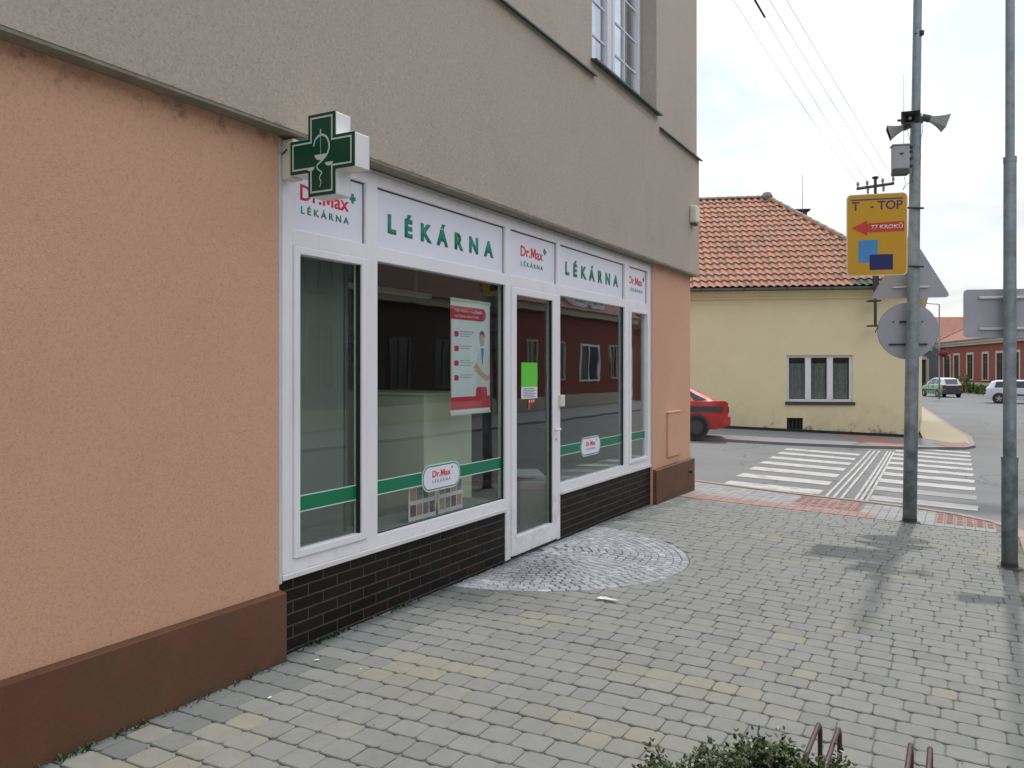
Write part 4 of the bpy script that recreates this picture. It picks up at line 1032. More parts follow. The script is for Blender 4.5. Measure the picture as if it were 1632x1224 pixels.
# round sign back
t = rot_thing('round_sign', 'grey back of a round road sign under the triangular one', 'sign', poff(2.0) + .0, PY_ + .11, 1.68)
B().prism([(.315 * math.cos(R(a)), .315 + .315 * math.sin(R(a))) for a in range(0, 360, 8)], 0, .004).build('plate', M_signback, t)
B().prism([(.319 * math.cos(R(a)), .315 + .319 * math.sin(R(a))) for a in range(0, 360, 8)], .0041, .010).build('rim', M_gutter, t)
B().box(-.20, .20, -.025, -.001, .155, .172).build('bracket', M_rust, t); B().box(-.085, .085, -.028, -.001, .41, .43).build('bracket', M_rust, t); B().cyl((-.15, -.01, .42), (-.15, 0, .42), .009, n=8).build('bolt', M_rust, t); B().cyl((.15, -.01, .42), (.15, 0, .42), .009, n=8).build('bolt', M_rust, t)
b = B(); b.cyl((-.32, .0, .36), (-.345, -.02, .30), .006, n=6); b.build('clip', M_rust, t)
b = B(); 
# rectangular sign back on the right pole
t = thing('rectangular_sign', 'grey back of a rectangular sign on the right hand pole', 'sign', (QX_ + .0, QY_ + .09, 1.835), -R(10))
B().prism(rr_(-.32, .33, 0, .42, .035), 0, .005).build('plate', M_signback, t)
b = B()
for z in (.075, .345): B().box(-.20, .20, -.028, -.001, z - .010, z + .012).build('bracket', M_bracket, t, bevel=.004)
t = thing('narrow_sign', 'second grey sign plate partly behind the right hand pole', 'sign', (QX_ + .17, QY_ + .17, 1.84), R(28))
B().prism(rr_(-.16, .3, 0, .41, .03), 0, .005).build('plate', mat('sign_pale', (.52, .53, .56), .5, .05), t)
# clamps on poles
b = B()
# loudspeakers
def horn(label, loc, rot, s=1.0):
    t = thing('loudspeaker', label, 'loudspeaker', loc, 0, 'horn loudspeakers on the pole'); t.rotation_euler = rot
    t.scale = (s, s, s)
    n = 7; v = []
    for i in range(n):
        f = i / (n - 1); x = -.02 + .20 * f; hw = (.035 + .085 * f ** 1.6); hh = (.03 + .055 * f ** 1.5)
        v += [(x, -hw, -hh), (x, hw, -hh), (x, hw, hh), (x, -hw, hh)]
    fc = []
    for i in range(n - 1):
        for k in range(4): fc.append((i * 4 + k, i * 4 + (k + 1) % 4, i * 4 + 4 + (k + 1) % 4, i * 4 + 4 + k))
    b = B(); b.add(v, fc + [(3, 2, 1, 0)]); b.build('bell', M_horn, t, smooth=False)
    b = B(); b.add([(p[0] - .001 if i > 23 else p[0], p[1] * .93, p[2] * .92) for i, p in enumerate(v)], [f[::-1] for f in fc]); b.build('bell_inside', M_hornd, t)
    b = B(); b.cyl((-.11, 0, 0), (-.015, 0, 0), .042, .048, 12); b.build('driver', M_hornd, t, smooth=True)
    b = B(); b.cyl((-.06, 0, 0), (.10, 0, 0), .014, .022, 10); b.build('phase_plug', M_horn, t, smooth=True)
    return t
def at(px, py, Y): return ((px - 816) / F * Y, Y, EY - (py - 590) / F * Y)
horn('left loudspeaker horn pointing down to the left', at(1438, 204, 9.1), (0, R(18), R(158)), .82)
horn('middle loudspeaker horn facing the camera in front of the pole', at(1449, 190, 9.0), (0, R(8), R(-110)), .80)
horn('right loudspeaker horn pointing down to the right', at(1484, 190, 9.15), (0, R(20), R(-15)), .9)
_p = Vector(at(1462, 192, 9.15)) - SPOLE.location
B().cyl(_p + Vector((-.22, 0, 0)), _p + Vector((.15, 0, 0)), .014, n=8).build('cross_bar', M_rust, SPOLE); B().cyl(_p + Vector((0, 0, -.03)), _p + Vector((0, 0, .03)), .058, n=16).build('clamp', M_rust, SPOLE)
x, y, z = at(1435, 279, 9.05)
t = thing('control_box', 'grey control box with a whip antenna fixed to the pole under the loudspeakers', 'control box', (x, y, z), -R(12))
B().box(-.083, .083, -.05, .07, .06, .32).build('housing', M_boxg, t, bevel=.006); B().box(-.083, .083, -.055, .065, 0, .058).build('lower_cover', M_hornd, t, bevel=.005)
B().box(-.095, .095, -.06, .08, .321, .332).build('lid', M_boxg, t); B().cyl((.035, 0, .33), (.035, 0, 1.12), .003, .0015, 6).build('antenna', M_wire, t)
B().prism([(-.03, .235), (.035, .235), (.0, .205)], -.052, -.0505).build('marking', M_hornd, t)
b = B(); [b.box(.083, .125, -.01, .02, zz, zz + .03) for zz in (.08, .16, .24, .29)]; b.build('clamp', M_rust, t)
t = thing('speaker_cables', 'thin cables hanging along the pole below the loudspeakers', 'cable', (PX_, PY_, 0))
b = B()
for pts in ([(1446, 207), (1449, 218), (1452, 232)], [(1471, 196), (1470, 212), (1467, 222), (1466, 240)], [(1441, 281), (1443, 292), (1439, 303), (1446, 294), (1452, 288)], [(1455, 268), (1453, 285), (1456, 295)], [(1466, 240), (1468, 250), (1465, 262)]):
    P = [Vector(at(*p, 9.05)) - Vector((PX_, PY_, 0)) for p in pts]; B().tube(P, .0028, 5).build('cable', M_wire, t)
x, y, z = at(1468, 57, 9.12); t = thing('junction_box', 'small dark box near the top of the pole with loudspeakers', 'junction box', (x, y, z)); B().box(-.022, .022, -.03, .03, 0, .055).build('housing', M_rust, t, bevel=.004)
B().box(-.07, -.0225, -.01, .01, .02, .03).build('strap', M_rust, t)

# ================================================================== YELLOW HOUSE
th = math.atan2(fdir.y, fdir.x)
YH = thing('yellow_house', 'single storey yellow house with an orange tiled hip roof across the side street', 'house', (fa[0], fa[1], 0), th)
FL = (Vector(fb) - Vector(fa)).length
def yl(X, Y):   # world to local
    d = Vector((X - fa[0], Y - fa[1])); return d.x * fdir.x + d.y * fdir.y, -d.x * fdir.y + d.y * fdir.x
bk = yl(*(Vector(fb) + Vector((.46, .888)) * 10))
x_l, x_r = -14.0, FL
EZ = 4.03
def yb(name, m, x0, x1, y0, y1, z0, z1, bevel=0, parent=YH): return B().box(x0, x1, y0, y1, z0, z1).build(name, m, parent, bevel=bevel)
# facade with window and vent openings
def yx(px): # local x on the facade for an image column
    t = (px - 816) / F; # point fa + fdir*k
    k = (t * fa[1] - fa[0]) / (fdir.x - t * fdir.y); return k
def yz(px, py): k = yx(px); return EY - (py - 590) / F * (fa[1] + k * fdir.y)
wx0, wx1 = yx(1254), yx(1359); wzz1 = yz(1305, 566); wzz0 = yz(1305, 642)
vx0, vx1 = yx(1254), yx(1280); vz1, vz0 = yz(1267, 666), yz(1267, 688)
b = B()
for (a, c, z0, z1) in ((x_l, vx0, -.9, EZ), (wx1, x_r, -.9, EZ), (vx0, vx1, -.9, vz0), (vx0, vx1, vz1, wzz0), (vx1, wx1, -.9, wzz0), (vx0, wx1, wzz1, EZ)):
    b.box(a, c, 0, .35, z0, z1)
b.box(x_l, x_r - .01, .35, .352 + .02, -.9, EZ) if False else None
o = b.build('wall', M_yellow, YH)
b = B(); b.add([(x_r, 0, -.9), (bk[0], bk[1], -.9), (bk[0], bk[1], EZ), (x_r, 0, EZ), (x_r - .3, .3, -.9), (bk[0] - .3, bk[1], -.9), (bk[0] - .3, bk[1], EZ), (x_r - .3, .3, EZ)], [(0, 1, 2, 3), (4, 7, 6, 5), (3, 2, 6, 7), (1, 5, 6, 2)])
b.build('wall', M_yellow, YH)['label'] = 'side wall along the main street'
b = B(); b.box(x_l, x_r + .05, -.06, -.001, 3.72, 3.80); b.box(x_l, x_r + .09, -.12, -.001, 3.80, 3.97); b.build('cornice', M_yellow, YH)
# dark base line follows the pavement
b = B(); xs = [x_l + i * (x_r - x_l) / 30 for i in range(31)]
for i in range(30):
    def gg(x): return g(fa[0] + fdir.x * x)
    a, c = xs[i], xs[i + 1]
    if vx0 - .05 < a < vx1: pass
    b.add([(a, -.012, gg(a) - .1), (c, -.012, gg(c) - .1), (c, -.012, gg(c) + .075), (a, -.012, gg(a) + .075), (a, -.001, gg(a) + .085), (c, -.001, gg(c) + .085)], [(0, 1, 2, 3), (3, 2, 5, 4)])
b.build('base_strip', M_base, YH)
# window
wf = B(); fy = .08; fw = .075
wm = [wx0, wx0 + (wx1 - wx0) / 3, wx0 + 2 * (wx1 - wx0) / 3, wx1]
wf.box(wx0, wx0 + fw, fy, fy + .07, wzz0 + .03, wzz1); wf.box(wx1 - fw, wx1, fy, fy + .07, wzz0 + .03, wzz1)
wf.box(wx0 + fw, wx1 - fw, fy, fy + .07, wzz0 + .03, wzz0 + .03 + fw); wf.box(wx0 + fw, wx1 - fw, fy, fy + .07, wzz1 - fw, wzz1)
for k in (1, 2): wf.box(wm[k] - .085, wm[k] + .085, fy - .005, fy + .07, wzz0 + .03 + fw, wzz1 - fw)
wo_ = wf.build('window', M_winf, YH, bevel=.006)
for k in range(3):
    a = (wx0 + fw) if k == 0 else wm[k] + .085; c = (wx1 - fw) if k == 2 else wm[k + 1] - .085
    B().box(a, c, fy + .04, fy + .045, wzz0 + .03 + fw, wzz1 - fw).build('pane', M_glass2, wo_)
    cb = B(); n = 26
    for i in range(n):
        xa = a + (c - a) * i / n; xb = a + (c - a) * (i + 1) / n; ya = fy + .16 + .025 * math.sin(i * 1.7 + k); yb_ = fy + .16 + .025 * math.sin((i + 1) * 1.7 + k)
        cb.add([(xa, ya, wzz0), (xb, yb_, wzz0), (xb, yb_, wzz1 - .25), (xa, ya, wzz1 - .25)], [(0, 1, 2, 3)])
    cb.build('curtain', M_curtain, wo_)
B().box(wx0 - .05, wx1 + .06, -.06, fy, wzz0 - .06, wzz0 + .0295).build('window_sill', mat('dark_sill', (.06, .055, .05), .6), wo_, bevel=.006)
yb('room_backing', M_in_dark, wx0 - .3, wx1 + .3, 1.0, 1.05, wzz0 - .3, wzz1 + .3)
yb('cellar_vent', M_dark, vx0, vx1, .15, .2, vz0, vz1); 
b = B(); [b.box(vx0 + .06 + i * .11, vx0 + .08 + i * .11, .06, .08, vz0, vz1) for i in range(4)]; b.build('vent_bar', M_rust, YH)
# roof
RZ = 7.66; rdp = 4.3
apx, apy = yl(9.06, 29.0)
ex0, ex1, ey = x_l - .3, x_r + .26, -.35
e_z = EZ + .02
slope = math.atan2(RZ - e_z, apy - ey); SL = math.hypot(RZ - e_z, apy - ey); cs_, sn_ = math.cos(slope), math.sin(slope)
bk2 = (bk[0] + .12, bk[1])
b = B(); b.add([(ex0, ey, e_z - .03), (ex1, ey, e_z - .03), (apx, apy, RZ - .03), (ex0, apy, RZ - .03), (bk2[0], bk2[1], e_z - .03), (ex0, bk2[1] + 1, e_z - .03)], [(0, 1, 2, 3), (1, 4, 2), (4, 5, 3, 2)])
B().add([(ex0, ey, e_z - .06), (ex1, ey, e_z - .06), (bk2[0], bk2[1], e_z - .06), (ex0, bk2[1] + 1, e_z - .06)], [(3, 2, 1, 0)]).build('eaves_soffit', M_yellow, YH)
roof = b.build('roof', mat('roof_underlay', (.05, .03, .025), .9), YH)
# S-profile pantiles
TW, TLp, TL = .222, SL / 17.0, SL / 17.0 + .06
def tile_mesh(tint):
    b = B(); n = 6; prof = []
    for i in range(n + 1):
        f = i / n; zz = .030 * math.sin(2 * math.pi * f + .4) + .012; prof.append((f * TW * 1.08, zz))
    v = []
    for (yy, lift) in ((-.0, .052), (TL, .006)):
        for p in prof: v.append((p[0], yy, p[1] + lift))
    for p in prof: v.append((p[0], .004, p[1] + .036))
    k = n + 1; f = [(i, i + 1, k + i + 1, k + i) for i in range(n)] + [(2 * k + i, 2 * k + i + 1, i + 1, i) for i in range(n)]
    b.add(v, f, 0, tint); return b
tt = [(1, 1, 1), (1.15, 1.08, 1.02), (.88, .86, .84), (1.06, .94, .9), (.95, 1.05, 1.05), (.72, .74, .74)]
tms = []
for tcol in tt:
    b = tile_mesh(tcol); o = b.build('roof_tile', M_tile, None, tint=True, smooth=True); tms.append(o.data); bpy.data.objects.remove(o)
tiles = []
for r in range(17):
    f = (r + .5) / 17; xe = ex1 + (apx - ex1) * f
    x = -2.9 + (r % 2) * 0; 
    while x < xe - .06:
        tiles.append((r, x)); x += TW
rot = Matrix.Rotation(slope, 4, 'X')
def tile_mat(r, x): return Matrix.Translation((x, ey + r * TLp * cs_, e_z + r * TLp * sn_)) @ rot
tiles.sort(key=lambda a: (a[0] > 8, -0 if a[1] > -2.6 else 1, a[0], a[1]))
jn = B()
for i, (r, x) in enumerate(tiles):
    ti = random.choice((0, 0, 0, 1, 1, 2, 3, 4, 5 if random.random() < .3 else 0))
    if i < 300:
        o = bpy.data.objects.new('roof_tile', tms[ti]); C.objects.link(o); o.parent = roof; o.matrix_local = tile_mat(r, x)
        if r == 0 and x > ex1 - 2.3: o.data = o.data.copy(); o.data.materials[0] = M_moss
    else:
        me = tms[ti]; Mx = tile_mat(r, x); jn.add([Mx @ v.co for v in me.vertices], [tuple(p.vertices) for p in me.polygons], 0, tt[ti])
tag(jn.build('tile_field', M_tile, roof, tint=True, smooth=True), kind='stuff')
# ridge and hip tiles
def ridge_run(p0, p1, r, parent):
    p0, p1 = Vector(p0), Vector(p1); L = (p1 - p0).length; n = int(L / .34)
    for i in range(n):
        a = p0.lerp(p1, i / n); c = p0.lerp(p1, min(1, (i + 1.12) / n)); d = (c - a).normalized(); sdv = d.cross(Vector((0, 0, 1))).normalized(); up = sdv.cross(d)
        v = []
        for (p, rr2) in ((a, r * 1.12), (c, r * .93)):
            for k in range(7): t_ = math.pi * k / 6; v.append(p + sdv * (rr2 * math.cos(t_)) + up * (rr2 * math.sin(t_) * .9))
        b = B(); b.add(v, [(k, k + 1, 7 + k + 1, 7 + k) for k in range(6)] + [tuple(range(6, -1, -1))]); b.build('ridge_tile', M_ridge, parent, smooth=True)
ridge_run((apx - 5.2, apy, RZ), (apx, apy, RZ + .02), .10, roof)
ridge_run((ex1, ey, e_z + .03), (apx, apy, RZ + .02), .11, roof)
b = B(); b.lathe([(.02, -.1), (.16, -.05), (.2, .06), (.14, .18), (.03, .22)], 12, 0, (apx, apy - .05, RZ)); b.build('ridge_cap', mat('mossy_cap', (.22, .21, .18), .9, .3, 20), roof, smooth=True)
# gutter
b = B(); n = 8; gp = []
for i in range(n + 1): a = math.pi + math.pi * i / n; gp.append((.075 * math.cos(a), .075 * math.sin(a)))
v = []
for x in (ex0, ex1 + .02):
    for p in gp: v.append((x, ey - .09 + p[0], e_z - .02 + p[1]))
k = n + 1; b.add(v, [(i, i + 1, k + i + 1, k + i) for i in range(n)] + [tuple(range(k)), tuple(range(2 * k - 1, k - 1, -1))]); b.build('gutter', M_gutter, YH, smooth=True)
x = -2.2
while x < x_r:
    B().box(x, x + .03, ey - .185, ey - .165, e_z - .12, e_z + .0).build('gutter_bracket', M_rust, YH); x += 1.27
# chimney with dark cap and aerial on the roof
chx, chy = yl(*[((1276 - 816) / F * 30.2), 30.2][:2]); chz = EY + (590 - 338) / F * 30.2
b = B(); b.box(chx - .19, chx + .19, chy - .19, chy + .19, chz - .8, chz + .02); ch = b.build('chimney', M_brownb, roof)
B().box(chx - .30, chx + .30, chy - .24, chy + .24, chz + .021, chz + .075).build('cap', M_rust, ch)
b = B(); b.cyl((chx - .42, chy, chz - .12), (chx - .08, chy, chz - .10), .05, n=8); b.build('vent_pipe', M_rust, roof)
ax_, ay_ = yl((1279 - 816) / F * 29.6, 29.6); B().cyl((ax_, ay_, chz - .3), (ax_, ay_, EY + (590 - 278) / F * 29.6), .012, .008, 6).build('aerial', M_pale_wire, roof)

# power mast on the facade
mx_, my_ = 10.69, 24.30
t = thing('power_mast', 'black iron power line mast with insulators fixed to the front of the yellow house', 'mast', (mx_, my_ - .30, 0), th)
def mz(py): return EY - (py - 590) / F * (my_ - .3)
B().box(-.035, .035, -.035, .035, mz(518), mz(286)).build('upright', M_wire, t)
B().box(-.16, .16, -.03, .33, mz(520), mz(518)).build('wall_bracket', M_rust, t); B().box(-.16, .16, -.03, .33, mz(480), mz(478)).build('wall_bracket', M_rust, t); B().box(-.09, .09, -.05, -.036, mz(462), mz(440)).build('plate', M_rust, t)
arm = B(); v0 = Vector((-.52, 0, mz(300))); v1 = Vector((.52, 0, mz(293))); arm.cyl(v0, v1, .045, n=6); arm.build('crossarm', M_wire, t)
INS = []
for f in (.03, .28, .70, .98):
    p = v0.lerp(v1, f); b = B(); b.lathe([(.012, .0), (.012, .06), (.045, .075), (.03, .11), (.05, .13), (.03, .18), (.012, .2)], 10, 0, p); b.build('insulator', M_ins, t, smooth=True)
    INS.append(Matrix.Translation((mx_, my_ - .3, 0)) @ Matrix.Rotation(th, 4, 'Z') @ (p + Vector((0, 0, .15))))
for f in (.30, .72):
    p = v0.lerp(v1, f); b = B(); b.lathe([(.012, -.2), (.04, -.17), (.03, -.12), (.045, -.08), (.012, -.03)], 10, 0, p); b.build('insulator', M_ins, t, smooth=True)
b = B(); b.lathe([(.03, 0), (.09, .03), (.1, .07), (.03, .10)], 10, 0, (0, 0, mz(286))); b.build('cap', M_rust, t)
# overhead wires from the mast to the pharmacy
tops_px = (1169, 1203, 1230, 1258.6); names = ('leftmost', 'second from the left', 'third from the left', 'rightmost')
for i in range(4):
    P = INS[i]; ix = 816 + P.x / P.y * F; iy = 590 - (P.z - EY) / P.y * F; txp = tops_px[i]
    lo, hi = .2, 8.0
    def f_end(l):
        px = ix + (txp - ix) * l; py = iy + (0 - iy) * l; Y = (8.2 - EY) / ((590 - py) / F); return Vector(((px - 816) / F * Y, Y, 8.2))
    def qof(p): return (p.x - A[0]) * N[0] + (p.y - A[1]) * N[1]
    lo, hi = 1.0, 12.0
    for _ in range(50):
        m_ = (lo + hi) / 2
        if qof(f_end(m_)) > .10: lo = m_
        else: hi = m_
    E_ = f_end(lo); pts = []
    for k in range(25):
        f = k / 24; p = P.lerp(E_, f); p.z -= .18 * 4 * f * (1 - f) * .5; pts.append(p - P)
    t = thing('overhead_wire', names[i] + ' of the four wires running up from the mast', 'wire', P, 0, 'overhead wires'); b = B(); b.tube(pts, .0042, 5); b.build('strand', M_pale_wire, t)
    if i == 1:
        # dark splice near the top of the frame
        k = min(range(1, 24), key=lambda k: abs(590 - (pts[k].z + P.z - EY) / (pts[k].y + P.y) * F - 4))
        pa = pts[k]; d = (pts[k + 1] - pts[k]).normalized(); b = B(); b.tube([pa - d * .16, pa, pa + d * .55], .02, 6); b.build('splice', M_wire, t)

# ================================================================== MAIN STREET HOUSES
def lathe_shrub(): pass
rb0 = Vector((45.8, 87.0)); rb1 = Vector((41.6, 66.2)); rd = (rb1 - rb0).normalized()
thr = math.atan2(rd.y, rd.x)
RB = thing('red_building', 'long low red rendered building with tall narrow windows down the main street', 'building', (rb0.x, rb0.y, -.5), thr)
RL = 46.0
# local x runs toward the camera along the facade, +y is the street side? find outward normal
outn = Vector((-rd.y, rd.x)); sgn = 1 if outn.x < 0 else -1     # street lies to the left (-X)
def ry(d): return sgn * d
def rbx(name, m, x0, x1, d0, d1, z0, z1, parent=RB, bevel=0): return B().box(x0, x1, ry(d0), ry(d1), z0, z1).build(name, m, parent, bevel=bevel)
wins = []
for (pxa, pxb, ya, yb2) in ((1505, 1514.5, 568, 601), (1521, 1529, 567, 601), (1542, 1551, 565, 602), (1567, 1575, 563, 602), (1589, 1599, 562, 603), (1619, 1625, 561, 603)):
    def rx(px): tt_ = (px - 816) / F; return (tt_ * rb0.y - rb0.x) / (rd.x - tt_ * rd.y)
    xa, xb = rx(pxa), rx(pxb); wins.append((xa, xb))
while wins[-1][1] < RL - 4: wins.append((wins[-1][0] + 3.1, wins[-1][1] + 3.1))
zb, zt = .9, 4.45
wz_a, wz_b = 1.25, 3.55
rbx('plinth', M_stone, -1, RL, -.3, .08, -.3, zb)
# wall strips between windows
b = B(); prev = -1
for (xa, xb) in wins:
    b.box(prev, xa, ry(-.3), ry(0), zb, zt); b.box(xa, xb, ry(-.3), ry(0), zb, wz_a); b.box(xa, xb, ry(-.3), ry(0), wz_b, zt); prev = xb
b.box(prev, RL, ry(-.3), ry(0), zb, zt); b.build('wall', M_redb, RB)
rbx('end_wall', M_redb, RL - .3, RL, -9, -.3, -.3, zt)
for (xa, xb) in wins:
    o = B(); o.box(xa - .22, xa, ry(0.001), ry(.06), wz_a - .1, wz_b + .2); o.box(xb, xb + .22, ry(0.001), ry(.06), wz_a - .1, wz_b + .2); o.box(xa, xb, ry(0.001), ry(.06), wz_b, wz_b + .2); 
    wo2 = o.build('window', M_stone, RB); B().box(xa, xb, ry(-.10), ry(-.07), wz_a, wz_b).build('pane', M_cglass, wo2); B().box(xa - .25, xb + .25, ry(.001), ry(.12), wz_a - .18, wz_a - .1).build('window_sill', M_stone, wo2)
    m_ = (xa + xb) / 2; B().box(m_ - .04, m_ + .04, ry(-.069), ry(-.03), wz_a, wz_b).box(xa, xb, ry(-.069), ry(-.04), wz_a + 1.5, wz_a + 1.58).build('glazing_bar', M_brownb, wo2)
rbx('cornice', M_stone, -1.2, RL + .2, -.1, .25, zt, zt + .22); rbx('cornice', M_stone, -1.2, RL + .2, -.1, .4, zt + .221, zt + .5)
rbx('gutter', M_gutter, -1.3, RL + .3, .401, .52, zt + .42, zt + .54)
b = B(); e0 = zt + .5; b.add([(-1.3, ry(.42), e0), (RL + .3, ry(.42), e0), (RL + .3, ry(-4.5), e0 + 2.9), (2.0, ry(-4.5), e0 + 2.9), (-1.3, ry(-9.4), e0), (RL + .3, ry(-9.4), e0)], [(0, 1, 2, 3), (0, 3, 4), (3, 2, 5, 4), (1, 5, 2)])
rr2 = b.build('roof', M_roofr, RB)
for i, xx in enumerate((9.0, 13.0, 17.5, 22)):
    B().box(xx, xx + .5, ry(-2.5), ry(-1.8), e0 + 1.3, e0 + 1.95).build('skylight', M_gutter, rr2)
b = B(); b.cyl((2.0, ry(-4.5), e0 + 2.9), (RL + .3, ry(-4.5), e0 + 2.9), .14, n=8); b.cyl((2.0, ry(-4.5), e0 + 2.9), (-1.3, ry(.42), e0), .14, n=8); b.build('ridge_tiles', M_ridge, rr2)
B().box(6, 7, ry(-4.1), ry(-3.1), e0 + 2.0, e0 + 3.7).build('chimney', M_stone, rr2)
# second roof behind
t = thing('brick_house', 'red roofed house rising behind the far end of the red building', 'house', (50.5, 97, -.5), R(-10))
B().box(-5, 6, 0, 8, 0, 5.6).build('wall', M_greyb, t); b = B(); b.add([(-5.4, -.4, 5.5), (6.4, -.4, 5.5), (6.4, 4, 8.6), (-3.0, 4, 8.6), (-5.4, 8.4, 5.5), (6.4, 8.4, 5.5)], [(0, 1, 2, 3), (0, 3, 4), (3, 2, 5, 4), (1, 5, 2)]); b.build('roof', M_roofr, t)
# grey gate building
t = thing('gateway_house', 'dark grey building with an arched gateway at the far end of the street', 'building', (43.0, 90.5, -.5), R(-8))
b = B()
for (a, c, z0, z1) in ((-6, 1.15, 0, 4.2), (2.75, 3.2, 0, 4.2), (1.15, 2.75, 3.2, 4.2)): b.box(a, c, 0, .4, z0, z1)
b.build('wall', M_greyb, t)
o = B(); o.box(.85, 1.15, -.12, .4, 0, 3.2); o.box(2.75, 3.05, -.12, .4, 0, 3.2)
o.prism([(.85, 3.2), (3.05, 3.2), (2.75, 3.55), (1.95, 3.85), (1.15, 3.55)], -.12, -.001); o.build('gate_surround', M_stone, t)
B().box(1.16, 2.74, .2, .3, 0, 3.19).build('gate', mat('gate_green', (.05, .055, .04), .8), t)
for xx in (-4.4, -2.4, -.6): wo3 = B().box(xx, xx + .8, -.03, -.001, 1.0, 3.0).build('window', M_dark, t)
B().box(-6.2, 3.3, -.35, .4, 4.201, 4.6).build('cornice', M_stone, t)
b = B(); b.add([(-6.3, -.4, 4.6), (3.5, -.4, 4.6), (3.5, 5, 7.4), (-6.3, 5, 7.4), (-6.3, 9, 4.6), (3.5, 9, 4.6)], [(0, 1, 2, 3), (3, 2, 5, 4), (1, 5, 2), (0, 3, 4)]); b.build('roof', M_moss, t)
# street lamp with flower basket
lx, ly = (1497 - 816) / F * 58, 58
t = thing('street_lamp', 'thin street lamp with a side arm and hanging flower basket before the red building', 'street lamp', (lx, ly, -.5))
lz = EY + .5 + (590 - 485) / F * 58
B().cyl((0, 0, 0), (0, 0, lz), .06, .045, 8).build('post', M_steel, t, smooth=True); b = B(); b.cyl((0, 0, lz), (-1.1, 0, lz + .08), .035, n=6); b.build('arm', M_steel, t); B().box(-1.5, -.9, -.12, .12, lz + .02, lz + .14).build('lamp_head', M_gutter, t, bevel=.02)
t = thing('flower_basket', 'dark red flower basket hanging on the thin street lamp', 'flower basket', (lx + .15, ly - .3, EY + (590 - 569) / F * 58))
b = B(); rnd = random.Random(5)
for i in range(260):
    v = Vector((rnd.gauss(0, .16), rnd.gauss(0, .16), rnd.gauss(.25, .10))); a = Vector((rnd.gauss(0, 1), rnd.gauss(0, 1), rnd.gauss(0, 1))).normalized() * .06; c = a.orthogonal().normalized() * .06
    b.add([v - a, v - c, v + a, v + c], [(0, 1, 2, 3)])
tag(b.build('flowers', M_flower, t), kind='stuff'); b = B(); b.lathe([(.05, .0), (.2, .12), (.24, .22)], 10); b.build('bowl', M_rust, t)
# shrubs before the red building
rnd = random.Random(9)
def bushel(label, px, py, wdt, hgt, Y):
    X = (px - 816) / F * Y; t = thing('low_shrub', label, 'shrub', (X, Y, -.45), 0, 'shrubs along the foot of the red building'); b = B()
    for i in range(700):
        a = rnd.uniform(0, 6.28); r_ = math.sqrt(rnd.random()); zz = rnd.random(); v = Vector((wdt / 2 * r_ * math.cos(a) * (1 - .4 * zz), wdt / 2 * r_ * math.sin(a) * (1 - .4 * zz), hgt * zz * (.75 + .35 * math.sin(a * 3))))
        n_ = Vector((rnd.gauss(0, 1), rnd.gauss(0, 1), rnd.gauss(0, 1))).normalized(); c = n_.orthogonal().normalized() * .07; d = n_.cross(c) ; k = rnd.uniform(.5, 1.5)
        b.add([v - c, v - d, v + c, v + d], [(0, 1, 2, 3)], 0, (k, k, k * .9))
    tag(b.build('foliage', M_bush, t, tint=True), kind='stuff'); B().cyl((0, 0, 0), (0, 0, hgt * .6), .03, n=5).build('stem', M_twig, t)
bushel('tall reddish green shrub just right of the green car', 1537, 620, 1.7, 1.5, 76)
bushel('low green clump left of the gap in the planting strip', 1549, 622, 1.0, .8, 74)
bushel('low green clump midway between the green and the silver car', 1561, 622, 1.0, .7, 72)
bushel('low green clump beside the tail of the silver car', 1573, 624, 1.1, .7, 69)
pl = [(rb0 + rd * k) for k in (-2, 0, 10, 22, 34, 45)]; on = outn * sgn
sheet('planting_strip', [(p.x, p.y) for p in [a + on * .0 for a in pl]] + [(p.x, p.y) for p in [a + on * 1.6 for a in pl[::-1]]], .02, mat('soil_and_gravel', (.18, .16, .11), 1, .3, 4), thick=.12)

